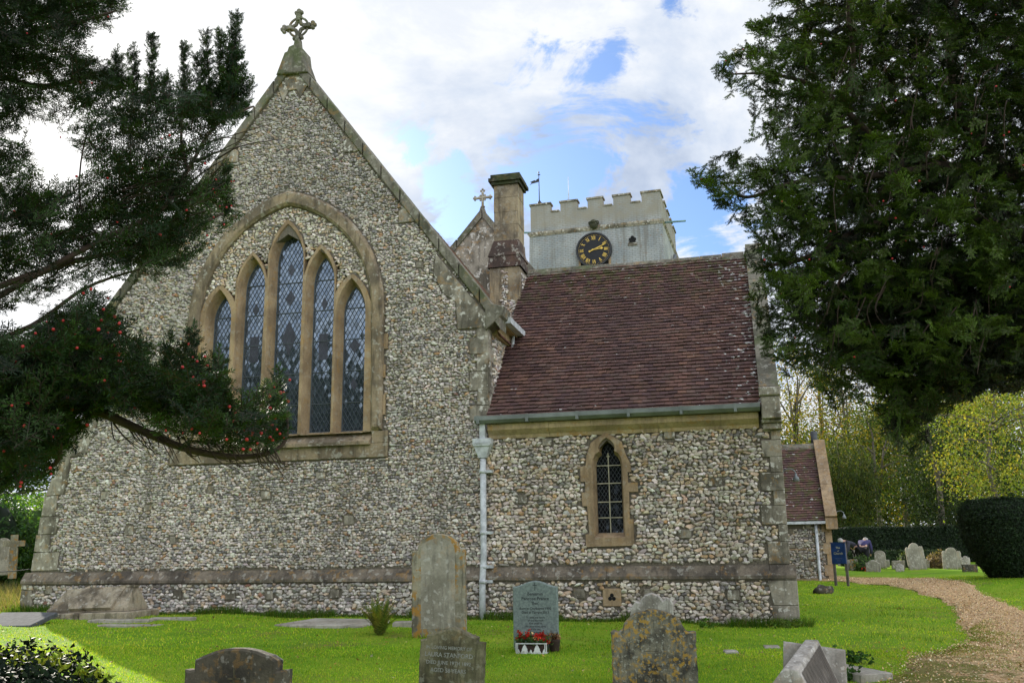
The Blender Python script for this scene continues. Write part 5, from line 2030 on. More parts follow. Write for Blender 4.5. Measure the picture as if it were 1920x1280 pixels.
#@@PLANTS
# ================================================================== PLANTS
# ---- yew sprays: a stem with side shoots, each carrying two ranks of needles
def spray_template(r, L, nl, nw, side, n_side, dens):
    """returns needle quads (V, shade) of one spray that runs along +x"""
    V, S = [], []

    def shoot(p0, d, up, l, n):
        d = d / np.linalg.norm(d)
        s = np.cross(up, d)
        s /= np.linalg.norm(s)
        u2 = np.cross(d, s)
        for i in range(n):
            t = (i + r.uniform(0, 1)) / n
            sg = 1 if i % 2 else -1
            a = radians(62 - 38 * t ** 3) + r.normal(0, .12)
            lat = s * sg * cos(r.normal(0, .55)) + u2 * r.normal(.12, .42)
            lat /= np.linalg.norm(lat)
            nd = d * cos(a) + lat * sin(a)
            ln = nl * r.uniform(.75, 1.1) * (1 - .35 * t ** 4)
            w = np.cross(nd, u2 + r.normal(0, .35, 3))
            w = w / (np.linalg.norm(w) + 1e-9) * nw / 2
            b = p0 + d * l * t
            V.append([b - w * .5, b + nd * ln * .45 - w, b + nd * ln, b + nd * ln * .5 + w])
            S.append(r.uniform(.65, 1.15) + .35 * t)
        w = s * nw * .45
        V.append([p0 - w, p0 + d * l - w * .4, p0 + d * l + w * .4, p0 + w])
        S.append(-1)
    x = np.array([1., 0, 0])
    up = np.array([0, 0, 1.])
    shoot(np.zeros(3), x, up, L, int(dens * L))
    for k in range(n_side):
        t = .12 + .78 * (k + r.uniform(0, .8)) / n_side
        ph = r.uniform(-.5, .5) + (0 if k % 2 else pi)
        lat = np.array([0, cos(ph), sin(ph)])
        a = radians(r.uniform(32, 62))
        d = x * cos(a) + lat * sin(a)
        l = side * r.uniform(.5, 1.1) * (1.15 - .75 * t)
        shoot(x * L * t, d, np.cross(d, np.cross(up, d)) + r.normal(0, .2, 3), l, max(6, int(dens * l)))
    return np.array(V), np.array(S)


def scatter(mb, temps, P, D, scl, cols, stemcol, r, droop=0.0):
    """places sprays at P along D; every needle is real geometry of one crown mesh"""
    P, D = np.asarray(P, float), np.asarray(D, float)
    D = D / np.linalg.norm(D, axis=1)[:, None]
    which = r.integers(0, len(temps), len(P))
    for k, (V, S) in enumerate(temps):
        m = which == k
        n = m.sum()
        if not n:
            continue
        x = D[m]
        up = r.normal(0, .55, (n, 3)) + np.array([0, 0, 1.0])
        y = np.cross(up, x)
        y /= np.linalg.norm(y, axis=1)[:, None] + 1e-9
        z = np.cross(x, y)
        R = np.stack([x, y, z], 1) * scl[m][:, None, None]
        Q = V.reshape(-1, 3)
        w = np.einsum('qi,nij->nqj', Q, R) + P[m][:, None, :]
        if droop:
            w[..., 2] -= droop * (Q[None, :, 0] ** 2) * scl[m][:, None]
        c = cols[m][:, None, :] * np.clip(S, .3, 2)[None, :, None]
        c = np.where(S[None, :, None] < 0, np.asarray(stemcol)[None, None, :], c)
        C = np.repeat(c[:, :, None, :], 4, 2).reshape(-1, 3)
        F = np.arange(w.shape[0] * w.shape[1]).reshape(-1, 4)
        mb.raw(w.reshape(-1, 3), F, np.clip(C, .002, 1))


def pts_in(poly, n, r):
    p = np.asarray(poly, float)
    lo, hi = p.min(0), p.max(0)
    out = np.zeros((0, 2))
    while len(out) < n:
        q = r.uniform(lo, hi, (n * 3, 2))
        out = np.concatenate([out, q[inside(p, q[:, 0], q[:, 1])]])
    return out[:n]


CR = np.array(CAMROT.to_3x3())


def atYv(px, py, Y):
    d = np.stack([(px - 960) / FPX, -(py - 640) / FPX, -np.ones_like(px)], 1) @ CR.T
    return np.array(EYE) + d * (Y / d[:, 1])[:, None]


def toPx(P):
    q = (P - np.array(EYE)) @ CR
    return 960 + FPX * q[:, 0] / -q[:, 2], 640 - FPX * q[:, 1] / -q[:, 2]


def foliage(mb, poly, n, Y, temps, L, dfn, cols, stem, r, sc=(.7, 1.2), tip=.8, droop=.0):
    """fills a bough region of real depth with sprays whose tips stay inside its outline"""
    got = 0
    for _ in range(12):
        q = pts_in(poly, n, r)
        Ys = r.uniform(Y[0], Y[1], n)
        P = atYv(q[:, 0], q[:, 1], Ys)
        D = dfn(P, r)
        D /= np.linalg.norm(D, axis=1)[:, None]
        s = r.uniform(sc[0], sc[1], n)
        tx, ty = toPx(P + D * (L * s * tip)[:, None])
        ok = inside(poly, tx, ty)
        k = np.nonzero(ok)[0][:n - got]
        c = np.asarray(cols)[r.integers(0, len(cols), len(k))] * r.uniform(.6, 1.3, (len(k), 1))
        scatter(mb, temps, P[k], D[k], s[k], c, stem, r, droop)
        got += len(k)
        if got >= n:
            break


# ---- left yew (near, over the viewer's left shoulder)
r = np.random.default_rng(101)
YEW1 = [(.009, .022, .007), (.014, .033, .009), (.007, .017, .007), (.026, .052, .012)]
temp1 = [spray_template(r, .16, .022, .0044, .075, 8, 250) for _ in range(7)]
tempu = [spray_template(r, .075, .021, .0048, .035, 3, 380) for _ in range(6)]
yew = thing('yew_tree', 'near dark yew with red berries overhanging left side against the sky', 'tree', (-4.6, 2.6, G(-4.6, 2.6)))
YL = Vector(yew.location)
crown = MB()


def dir1(a=(1, .1, .35), sp=.55):
    def f(P, r):
        return np.array(a) + r.normal(0, sp, P.shape)
    return f


L_TOP = [(-60, -60), (240, -60), (235, 15), (222, 45), (195, 62), (150, 78), (182, 120), (186, 170), (150, 200), (118, 190), (100, 240), (55, 225), (20, 250), (-60, 330)]
L_TOP2 = [(110, 95), (185, 105), (170, 135), (225, 100), (250, 125), (240, 160), (190, 190), (150, 175), (120, 150)]
L_MID = [(105, 250), (135, 180), (165, 150), (240, 150), (300, 140), (350, 160), (420, 180), (470, 165), (492, 178), (470, 215), (420, 225), (395, 262), (425, 255), (430, 270), (392, 300), (400, 330), (440, 330), (455, 362), (442, 425), (395, 450), (330, 512), (250, 535), (180, 520), (90, 560), (-60, 610), (-60, 400), (40, 370), (70, 330), (120, 350), (150, 320), (120, 290)]
L_WEST = [(-60, 250), (60, 250), (50, 290), (85, 330), (100, 390), (60, 440), (-60, 500)]
L_LOW = [(-60, 640), (40, 620), (100, 585), (165, 520), (200, 545), (238, 610), (250, 665), (282, 640), (300, 690), (335, 700), (342, 650), (358, 625), (385, 655), (392, 700), (402, 672), (425, 700), (440, 745), (470, 790), (490, 725), (515, 712), (545, 708), (552, 760), (530, 838), (470, 848), (400, 845), (330, 828), (270, 795), (215, 770), (185, 765), (165, 800), (150, 835), (112, 880), (70, 905), (20, 925), (-60, 940)]
foliage(crown, L_TOP, 400, (3.6, 4.6), temp1, .17, dir1((1, 0, -.1), .7), YEW1, (.03, .022, .015), r)
foliage(crown, L_TOP2, 70, (3.9, 4.4), temp1, .17, dir1((1, 0, .0), .6), YEW1, (.03, .022, .015), r, sc=(.5, .9))
foliage(crown, L_MID, 560, (3.3, 4.3), temp1, .17, dir1((.8, .1, .5), .55), YEW1, (.03, .022, .015), r)
foliage(crown, L_WEST, 80, (3.4, 4.3), temp1, .17, dir1((.8, .1, .3), .7), YEW1, (.03, .022, .015), r)
foliage(crown, L_LOW, 820, (2.5, 3.3), temp1, .17, dir1((.7, .1, .45), .6), YEW1, (.03, .022, .015), r, sc=(.55, 1.0))
# dense inner boughs
foliage(crown, [(200, 330), (330, 300), (400, 380), (400, 440), (280, 510), (160, 500), (120, 430)], 110, (3.5, 4.2), temp1, .17, dir1((.8, .1, .5), .6), YEW1, (.03, .022, .015), r)
foliage(crown, [(-60, 690), (60, 640), (160, 600), (240, 690), (330, 720), (420, 770), (500, 790), (500, 830), (380, 820), (240, 770), (120, 800), (-60, 850)], 230, (2.6, 3.2), temp1, .17, dir1((.8, .1, .4), .6), YEW1, (.03, .022, .015), r)
foliage(crown, [(-60, -60), (180, -60), (150, 60), (60, 130), (-60, 190)], 150, (3.7, 4.5), temp1, .17, dir1((.8, .1, -.1), .7), YEW1, (.03, .022, .015), r)
foliage(crown, [(-50, -350), (-50, 930), (-300, 900), (-560, 700), (-620, 200), (-500, -250)], 700, (2.7, 4.6), temp1, .17, dir1((.6, .1, .1), .7), YEW1, (.03, .022, .015), r, sc=(1.0, 1.8))
foliage(crown, [(-60, -50), (230, -50), (140, -240), (-60, -330)], 260, (3.6, 4.6), temp1, .17, dir1((.8, .1, .1), .7), YEW1, (.03, .022, .015), r, sc=(.8, 1.3))
# upright leading shoots
SPIKES = [((443, 28), (432, 205), 26), ((386, 63), (392, 215), 17), ((414, 66), (412, 190), 13), ((345, 88), (350, 215), 17), ((285, 72), (282, 205), 15), ((250, 100), (255, 190), 12), ((217, 102), (226, 175), 8), ((470, 160), (452, 215), 12), ((310, 150), (312, 210), 10), ((372, 110), (375, 215), 12),
          ((520, 712), (522, 820), 14), ((362, 632), (365, 740), 14), ((425, 316), (420, 400), 12), ((408, 678), (412, 760), 12), ((318, 655), (316, 700), 9), ((262, 650), (262, 700), 8)]
for (a, b, wpx) in SPIKES:
    Y = 3.9 if b[1] < 500 else 2.85
    pa, pb = np.array(atY(*a, Y)), np.array(atY(*b, Y))
    hw = wpx * Y / FPX * 1.45
    n = int(np.linalg.norm(pa - pb) / .0045)
    t = (np.arange(n) + r.uniform(0, 1, n)) / n
    ax = pb + (pa - pb) * t[:, None]
    ax[:, 1] += r.normal(0, .02, n)
    ph = np.arange(n) * 2.4 + r.uniform(0, .6, n)
    w = hw * (1.08 - .85 * t ** 1.6)
    D = np.stack([np.cos(ph), np.sin(ph), np.full(n, 1.15)], 1)
    c = np.asarray(YEW1)[r.integers(0, 4, n)] * r.uniform(.6, 1.2, (n, 1))
    scatter(crown, tempu, ax - np.array([0, 0, 1]) * (w * .5)[:, None], D, np.clip(w / .062, .6, 1.6), c, (.03, .022, .015), r)
    tip = np.array([pb + (pa - pb) * .86])
    scatter(crown, tempu, tip, np.array([[0.02, 0, 1.]]), np.array([1.0]), np.array([YEW1[1]]), (.03, .022, .015), r)
yo = crown.build('crown', M_needle, None)
yo.parent = yew
yo.matrix_parent_inverse = Matrix.Translation(-YL)

br = MB()


def limb(px_pts, Y0, Y1, r0, r1, wig=.02):
    pts = []
    n = len(px_pts)
    for i, p in enumerate(px_pts):
        q = atY(p[0], p[1], Y0 + (Y1 - Y0) * i / (n - 1))
        pts.append(q)
    out = []
    for i in range(n - 1):
        a, b, c, d = pts[max(i - 1, 0)], pts[i], pts[i + 1], pts[min(i + 2, n - 1)]
        for j in range(5):
            t = j / 5
            out.append(.5 * ((2 * b) + (c - a) * t + (2 * a - 5 * b + 4 * c - d) * t * t + (3 * b - a - 3 * c + d) * t ** 3))
    out.append(pts[-1])
    rad = [r0 + (r1 - r0) * i / (len(out) - 1) for i in range(len(out))]
    br.tube(out, rad, 7)
    return out


trunk = [Vector((-4.6, 2.6, G(-4.6, 2.6) - .2)), Vector((-4.6, 2.6, 1.2)), Vector((-4.5, 2.65, 2.6)), Vector((-4.4, 2.7, 4.2)), Vector((-4.2, 2.8, 6.0))]
br.tube(trunk, [.55, .45, .38, .26, .12], 14)
JT = [(Vector((-4.5, 2.65, 2.0)), (-60, 590)), (Vector((-4.5, 2.65, 1.8)), (-60, 760)), (Vector((-4.4, 2.7, 3.4)), (-60, 120))]
LIMBS = [([(-60, 590), (60, 520), (190, 450), (300, 395), (352, 320), (400, 240), (462, 205), (476, 200)], 3.4, 3.9, .013, .004),
         ([(-60, 560), (100, 500), (230, 470), (330, 440), (420, 400)], 3.5, 3.8, .014, .004),
         ([(-60, 655), (60, 610), (160, 540), (260, 505)], 3.4, 3.6, .012, .004),
         ([(-60, 690), (40, 740), (160, 762), (250, 800), (340, 838), (430, 856), (500, 850), (535, 825), (538, 770)], 2.8, 2.9, .019, .004),
         ([(60, 740), (180, 700), (260, 690), (350, 730), (420, 770)], 2.85, 2.95, .013, .004),
         ([(40, 740), (100, 800), (110, 860), (60, 900)], 2.8, 2.9, .012, .004),
         ([(-60, 120), (60, 60), (150, 40), (220, 20)], 4.0, 4.2, .02, .005),
         ([(-60, 120), (60, 160), (140, 150), (200, 130)], 4.0, 4.2, .016, .004),
         ([(300, 395), (250, 320), (245, 250), (252, 150)], 3.7, 3.9, .005, .002),
         ([(352, 320), (340, 260), (348, 150)], 3.75, 3.9, .010, .003),
         ([(400, 240), (395, 180), (388, 90)], 3.85, 3.9, .008, .002), ([(430, 220), (434, 150), (442, 50)], 3.88, 3.9, .008, .002),
         ([(190, 450), (150, 380), (160, 260), (200, 200)], 3.6, 3.9, .005, .002)]
twig_pts = []
for (p, a, b, c, d) in LIMBS:
    e = limb(p, a, b, c, d)[0]
    if p[0][0] <= -60:
        q = Vector((-4.48, 2.65, max(1.3, e.z - .5)))
        sag = Vector((random.uniform(-.05, .05), random.uniform(-.1, .1), random.uniform(-.12, .02)))
        pts = [q, q.lerp(e, .35) + sag, q.lerp(e, .7) + sag * .6, e]
        br.tube(pts, [.055, .036, .022, c], 8)
        for k in range(40):
            t_ = random.uniform(.12, 1)
            twig_pts.append(q.lerp(e, t_) + sag * .6)
twig_pts = np.array([tuple(v) for v in twig_pts]) + r.normal(0, .07, (len(twig_pts), 3))
n = len(twig_pts)
crown = MB()
scatter(crown, temp1, twig_pts, np.array((.5, 0, .15)) + r.normal(0, .6, (n, 3)), r.uniform(.9, 1.7, n), np.asarray(YEW1)[r.integers(0, 4, n)], (.03, .022, .015), r)
yo = crown.build('inner_foliage', M_needle, None)
yo.parent = yew
yo.matrix_parent_inverse = Matrix.Translation(-YL)
# bare hanging twigs under the low bough
for k in range(46):
    x0 = random.uniform(200, 520)
    y0 = 790 + (x0 - 200) * .2 - max(0, x0 - 430) * .1
    limb([(x0, y0), (x0 + random.uniform(5, 30), y0 + random.uniform(15, 35)), (x0 + random.uniform(25, 70), y0 + random.uniform(20, 62))], 2.85, 2.85 + random.uniform(-.1, .1), .0022, .0009)
for k in range(40):
    x0, y0 = random.uniform(20, 420), 0
    y0 = 520 - x0 * .5 + random.uniform(-60, 60)
    limb([(x0, y0), (x0 + random.uniform(20, 60), y0 - random.uniform(5, 30)), (x0 + random.uniform(60, 130), y0 - random.uniform(10, 70))], 3.6, 3.6 + random.uniform(-.2, .2), .004, .0012)
bo = br.build('trunk', M_bark, None)
bo.parent = yew
bo.matrix_parent_inverse = Matrix.Translation(-YL)
# red arils
bm = MB()
bm.ball((0, 0, 0), .0049, (1, 1, .95), 8, 6)
b0 = bm.build('berry', M_berry, None)
regions = [(L_LOW, 70, (2.45, 2.75)), (L_MID, 16, (3.2, 3.5)), ([(400, 730), (470, 790), (490, 725), (545, 708), (548, 770), (530, 830), (440, 830)], 26, (2.72, 2.86)), ([(350, 640), (392, 660), (390, 720), (350, 720)], 8, (2.7, 2.8)), (L_TOP, 6, (3.5, 3.8)), ([(400, 330), (440, 330), (450, 400), (400, 420)], 9, (3.55, 3.8)), ([(160, 560), (240, 600), (230, 690), (150, 690)], 12, (2.6, 2.75))]
first = True
for poly, n, Y in regions:
    q = pts_in(poly, n, r)
    P = atYv(q[:, 0], q[:, 1], r.uniform(Y[0], Y[1], n))
    for k in range(n):
        o = b0 if first else b0.copy()
        if not first:
            COL.objects.link(o)
        first = False
        o.parent = yew
        o.matrix_parent_inverse = Matrix.Translation(-YL)
        s = r.uniform(.75, 1.15)
        o.scale = (s, s, s)
        o.location = P[k]

# ---- right yew (bigger, a little further off)
r = np.random.default_rng(202)
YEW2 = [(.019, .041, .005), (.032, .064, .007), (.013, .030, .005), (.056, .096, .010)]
YEW2d = [(.005, .012, .003), (.008, .017, .0035), (.004, .009, .003)]  # near-black copy for inner boughs, self-shading put into the needle colour
temp2 = [spray_template(r, .22, .021, .0078, .10, 9, 235) for _ in range(8)]
yew2 = thing('yew_tree', 'large dense dark green yew filling upper right, branches drooping over vestry gable', 'tree', (7.6, 8.0, G(7.6, 8.0)))
YR = Vector(yew2.location)
crown = MB()
R_ALL = [(1430, -60), (1440, 10), (1455, 60), (1420, 30), (1408, 55), (1425, 80), (1395, 62), (1380, 85), (1345, 95), (1336, 130), (1352, 190), (1385, 195), (1410, 180), (1425, 215), (1398, 232), (1420, 250), (1440, 262), (1425, 290), (1400, 295), (1385, 255), (1370, 285), (1345, 290), (1312, 300), (1308, 330), (1330, 385), (1365, 420), (1400, 428), (1430, 450), (1402, 450), (1388, 478), (1405, 520), (1440, 545), (1402, 540), (1400, 575), (1425, 610), (1412, 640), (1425, 680), (1470, 690), (1490, 715), (1540, 740), (1575, 780), (1600, 725), (1640, 780), (1650, 830), (1700, 860), (1735, 855), (1745, 800), (1800, 760), (1850, 735), (1990, 690), (1990, -60)]


def dir2(P, r):
    q = np.stack([np.full(len(P), -1.0), np.full(len(P), -.15), np.full(len(P), .05)], 1)
    return q + r.normal(0, .55, P.shape)


def dir2d(P, r):
    return np.array([-.6, -.1, -.55]) + r.normal(0, .5, P.shape)


foliage(crown, R_ALL, 2600, (6.6, 8.6), temp2, .30, dir2, YEW2, (.035, .024, .016), r, sc=(.6, 1.1))
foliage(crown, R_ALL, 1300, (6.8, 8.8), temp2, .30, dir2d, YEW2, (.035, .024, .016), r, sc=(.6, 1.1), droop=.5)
R_IN = [(1480, -60), (1490, 120), (1440, 350), (1450, 520), (1480, 650), (1560, 690), (1640, 740), (1720, 790), (1800, 700), (1990, 640), (1990, -60)]
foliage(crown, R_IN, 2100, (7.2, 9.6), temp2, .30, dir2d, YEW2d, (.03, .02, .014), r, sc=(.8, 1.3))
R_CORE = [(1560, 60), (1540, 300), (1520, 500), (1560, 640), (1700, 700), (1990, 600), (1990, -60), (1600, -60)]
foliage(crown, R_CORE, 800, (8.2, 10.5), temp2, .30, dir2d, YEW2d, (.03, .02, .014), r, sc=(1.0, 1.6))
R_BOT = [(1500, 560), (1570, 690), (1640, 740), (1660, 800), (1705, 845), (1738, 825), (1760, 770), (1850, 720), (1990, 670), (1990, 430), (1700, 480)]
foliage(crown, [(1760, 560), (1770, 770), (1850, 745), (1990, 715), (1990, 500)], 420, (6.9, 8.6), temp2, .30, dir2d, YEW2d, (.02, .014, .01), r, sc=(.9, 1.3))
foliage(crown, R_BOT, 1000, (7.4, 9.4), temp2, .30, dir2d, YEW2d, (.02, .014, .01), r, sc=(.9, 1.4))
# the rest of the crown, round its trunk and above
R_EXT = [(1950, -420), (1950, 690), (2100, 730), (2300, 700), (2600, 620), (2750, 300), (2650, -200), (2300, -480)]
foliage(crown, R_EXT, 1500, (6.6, 9.6), temp2, .30, dir2d, YEW2 + YEW2d, (.02, .014, .01), r, sc=(1.3, 2.1))
R_UP = [(1440, -50), (1970, -50), (1970, -430), (1750, -420), (1560, -300)]
foliage(crown, R_UP, 700, (6.6, 9.4), temp2, .30, dir2, YEW2 + YEW2d, (.02, .014, .01), r, sc=(1.0, 1.7))
# brighter clumps on the outer, front side, sky light put into their colour
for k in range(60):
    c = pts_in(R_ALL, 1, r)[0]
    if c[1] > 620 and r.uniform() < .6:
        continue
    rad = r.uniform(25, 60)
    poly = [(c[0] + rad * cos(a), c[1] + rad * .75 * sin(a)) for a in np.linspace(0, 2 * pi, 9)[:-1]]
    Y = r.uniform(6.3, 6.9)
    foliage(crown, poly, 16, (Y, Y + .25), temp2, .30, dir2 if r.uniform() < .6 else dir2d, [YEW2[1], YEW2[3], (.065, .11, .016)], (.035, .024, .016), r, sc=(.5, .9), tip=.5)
yo = crown.build('crown', M_needle, None)
yo.parent = yew2
yo.matrix_parent_inverse = Matrix.Translation(-YR)
br = MB()
trunk = [Vector((7.6, 8.0, -.2)), Vector((7.6, 8.0, 1.5)), Vector((7.5, 8.0, 3.5)), Vector((7.4, 8.1, 6)), Vector((7.3, 8.2, 9))]
br.tube(trunk, [.75, .62, .5, .34, .12], 16)
for (p, a, b, c, d) in [([(2300, 560), (2050, 400), (1900, 330), (1750, 310), (1640, 260), (1560, 230)], 8.0, 7.4, .10, .015),
                        ([(1900, 330), (1810, 230), (1780, 100), (1800, -40)], 7.8, 7.6, .06, .02),
                        ([(2300, 640), (2050, 520), (1880, 500), (1760, 540), (1640, 600), (1540, 640)], 8.0, 7.5, .09, .012),
                        ([(2200, 600), (1980, 470), (1780, 400), (1640, 420), (1520, 480), (1430, 500)], 8.2, 7.4, .08, .010),
                        ([(1700, 300), (1640, 380), (1600, 470), (1560, 560)], 7.6, 7.5, .035, .008),
                        ([(1760, 310), (1640, 330), (1500, 340), (1400, 370), (1350, 340)], 7.5, 7.2, .035, .006),
                        ([(1640, 260), (1540, 170), (1450, 140), (1360, 140)], 7.4, 7.1, .03, .005),
                        ([(1560, 230), (1600, 130), (1590, 20), (1600, -60)], 7.4, 7.2, .03, .01)]:
    st_ = limb(p, a, b, c, d)[0]
    if p[0][0] >= 2200:
        tq = Vector((7.5, 8.0, max(1.2, st_.z - .7)))
        br.tube([tq, tq.lerp(st_, .55) + Vector((0, 0, .12)), st_], [.2, c * 1.4, c], 9)
for k in range(60):
    x0, y0 = random.uniform(1520, 1900), random.uniform(60, 640)
    limb([(x0, y0), (x0 - random.uniform(0, 25), y0 + random.uniform(20, 60)), (x0 - random.uniform(-10, 45), y0 + random.uniform(50, 120))], 6.9, 6.8 + random.uniform(-.2, .3), .006, .002)
bo = br.build('trunk', M_bark, None)
bo.parent = yew2
bo.matrix_parent_inverse = Matrix.Translation(-YR)
q = pts_in(R_ALL, 34, r)
P = atYv(q[:, 0], q[:, 1], r.uniform(6.3, 6.9, 34))
for k in range(34):
    o = b0.copy()
    COL.objects.link(o)
    o.parent = yew2
    o.matrix_parent_inverse = Matrix.Translation(-YR)
    s = r.uniform(1.0, 1.6)
    o.scale = (s, s, s)
    o.location = P[k]


# ---- clipped hedges and bushes made of leaves on a dark twiggy core
def core_ball(mb, c, rad, col=(.012, .016, .008), nu=16, nv=10):
    mb.ball((c[0], c[1], c[2]), 1.0, rad, nu, nv, col)


r = np.random.default_rng(303)
p = atY(1868, 1094, 24)
cy = thing('clipped_yew', 'big dark clipped yew with flat top and narrow foot beside the path bend', 'topiary', (p.x + .62, p.y + .2, G(p.x, p.y) - .1))
zc = cy.location.z
top = atY(1860, 938, 24).z - zc


def topi(th, t, jit=0.0):
    prof_t = np.array([0, .12, .3, .55, .8, .93, 1.0])
    prof_r = np.array([.50, .66, .92, 1.10, 1.16, 1.08, .90])
    rr = np.interp(t, prof_t, prof_r)
    return np.stack([rr * np.cos(th) * 1.02, rr * np.sin(th), t * top], -1)


mb = MB()
k1, k2 = 40, 14
th_, t_ = np.meshgrid(np.linspace(0, 2 * pi, k1), np.linspace(0, 1, k2))
V = topi(th_.ravel(), t_.ravel()) * np.array([.95, .95, .985])
idx = np.arange(k1 * k2).reshape(k2, k1)
mb.raw(V, np.stack([idx[:-1, :-1], idx[:-1, 1:], idx[1:, 1:], idx[1:, :-1]], -1).reshape(-1, 4), (.008, .013, .006))
mb.raw(np.concatenate([topi(np.linspace(0, 2 * pi, 24), np.full(24, 1.0)) * np.array([.96, .96, .985])]), [tuple(range(24))], (.01, .016, .008))
n = 9000
th_, t_ = r.uniform(0, 2 * pi, n), r.uniform(0, 1, n) ** .9
S_ = topi(th_, t_)
Nn = np.stack([np.cos(th_), np.sin(th_), np.zeros(n) + .2], 1)
rad_ = np.sqrt(r.uniform(0, 1, 2600)) * .95
ta = r.uniform(0, 2 * pi, 2600)
St = np.stack([rad_ * np.cos(ta), rad_ * np.sin(ta), np.full(2600, top) + .03 * np.sin(ta * 5 + rad_ * 7)], 1)
mb.raw(*leaf_quads(r, np.concatenate([S_, St]), 3, .025, .075, [(.010, .022, .008), (.014, .030, .010), (.02, .038, .012)], .35, normal=np.concatenate([Nn, np.tile((0, 0, 1.), (2600, 1))])))
mb.build('foliage', M_needle, cy)


def box_hedge(name, label, p0, p1, depth, zb, h, cols, n, size, cat='hedge', wob=.05, mat=None):
    p0, p1 = Vector(p0), Vector(p1)
    t = thing(name, label, cat, (p0.x, p0.y, zb), (0, 0, atan2(p1.y - p0.y, p1.x - p0.x)))
    L = (Vector((p1.x, p1.y)) - Vector((p0.x, p0.y))).length
    mb = MB()
    mb.box((0.03, .04, -.3), (L - .03, depth - .04, h - .06), tuple(x * .5 for x in cols[0]))
    q = np.concatenate([np.stack([r.uniform(0, L, n), np.zeros(n), r.uniform(0, h, n)], 1), np.stack([r.uniform(0, L, n // 2), r.uniform(0, depth, n // 2), np.full(n // 2, h)], 1)])
    nn = np.concatenate([np.tile((0, -1, .15), (n, 1)), np.tile((0, 0, 1.), (n // 2, 1))])
    q[:, 1] += wob * np.sin(q[:, 0] * 3.1) * np.sin(q[:, 2] * 4)
    mb.raw(*leaf_quads(r, q, 3, .04, size, cols, .5, normal=nn))
    mb.build('foliage', mat or M_needle, t)
    return t


a, b = atY(1530, 1056, 44), atY(1850, 1050, 44)
box_hedge('clipped_hedge', 'tall dark clipped hedge with level top behind the far gravestones', a, b, 1.2, .95, atY(1650, 990, 44).z - .95, [(.010, .020, .008), (.013, .026, .009), (.018, .033, .012)], 6500, .14)
a, b = atY(1580, 1066, 41), atY(1800, 1068, 41)
box_hedge('clipped_hedge', 'low dark green clipped hedge in front of the tall one', a, b, .7, .85, .72, [(.018, .035, .012), (.026, .045, .014)], 3200, .12)


def bush(name, label, c, rad, cols, n, size, mat, cat='bush', k=4, low=-.25, asp=.5, core=True, lift=1.0):
    t = thing(name, label, cat, c)
    mb = MB()
    th_ = r.uniform(0, 2 * pi, n)
    u = r.uniform(low, 1, n)
    rr = np.sqrt(np.clip(1 - u * u, 0, 1))
    nn = np.stack([rr * np.cos(th_), rr * np.sin(th_), u], 1)
    lump = 1 + .09 * np.sin(th_ * 3 + u * 5) + .06 * np.sin(th_ * 7 - u * 8) + r.normal(0, .03, n)
    P = nn * np.array(rad) * lump[:, None]
    if core:
        mb.ball((0, 0, 0), 1, tuple(x * .86 for x in rad), 18, 12, tuple(x * .35 for x in cols[0]))
    mb.raw(*leaf_quads(r, P, k, size * .5, size, cols, asp, normal=nn))
    return t, mb


# glossy clipped bush, bottom left
bp = Vector((-3.32, 6.05, 0))
bp.z = G(bp.x, bp.y) + .12
tz = atY(120, 1238, 6.0).z - bp.z
bt, mb = bush('clipped_bush', 'glossy dark leaved clipped dome bush at lower left with shoots coloured as sunlit yellow', bp, (1.22, 1.0, tz), [(.006, .013, .007), (.010, .020, .010), (.015, .027, .011)], 6500, .042, M_shrub, k=3, low=-.15, asp=.75)
n = 70
qx = r.uniform(-.3, .75, n)
qy = r.uniform(-.05, .25, n)
qz = tz * np.sqrt(np.clip(1 - (qx / 1.22) ** 2 - qy ** 2, .02, 1))
mb.raw(*leaf_quads(r, np.stack([qx, qy, qz + .02], 1), 3, (.02, .02, .018), .075, [(.16, .22, .02), (.24, .28, .03), (.10, .16, .02)], .3, droop=-1.2))  # shoots along the top, sun on them put into the leaf colour
mb.build('foliage', M_shrub, bt)

# fern tuft
p = atG(712, 1190)
r_f = r
ft = thing('fern', 'arching yellow-green fern tuft beside the pale slab', 'fern', p)
mb = MB()
for k in range(64):
    a = r.uniform(0, 2 * pi)
    Lf, lean = r.uniform(.34, .62), r.uniform(.15, .95)
    pts = [np.array([cos(a) * (.03 + lean * .42 * t ** 1.4), sin(a) * (.03 + lean * .42 * t ** 1.4), Lf * (t - .35 * lean * t * t)]) for t in np.linspace(0, 1, 12)]
    col = np.array([(.09, .14, .025), (.15, .18, .03), (.20, .17, .04)][r.integers(0, 3)])
    for i in range(1, 12):
        d = pts[i] - pts[i - 1]
        s = np.cross(d, (0, 0, 1.0))
        s = s / (np.linalg.norm(s) + 1e-9)
        wl = .075 * (1 - (i / 12) ** 1.5) + .008
        for sg in (-1, 1):
            tip_ = pts[i] + s * sg * wl + d * .5
            mb.raw([pts[i - 1], pts[i - 1] + d * .9, tip_], [(0, 1, 2)], col * r.uniform(.7, 1.2))
mb.build('fronds', M_leaf, ft)

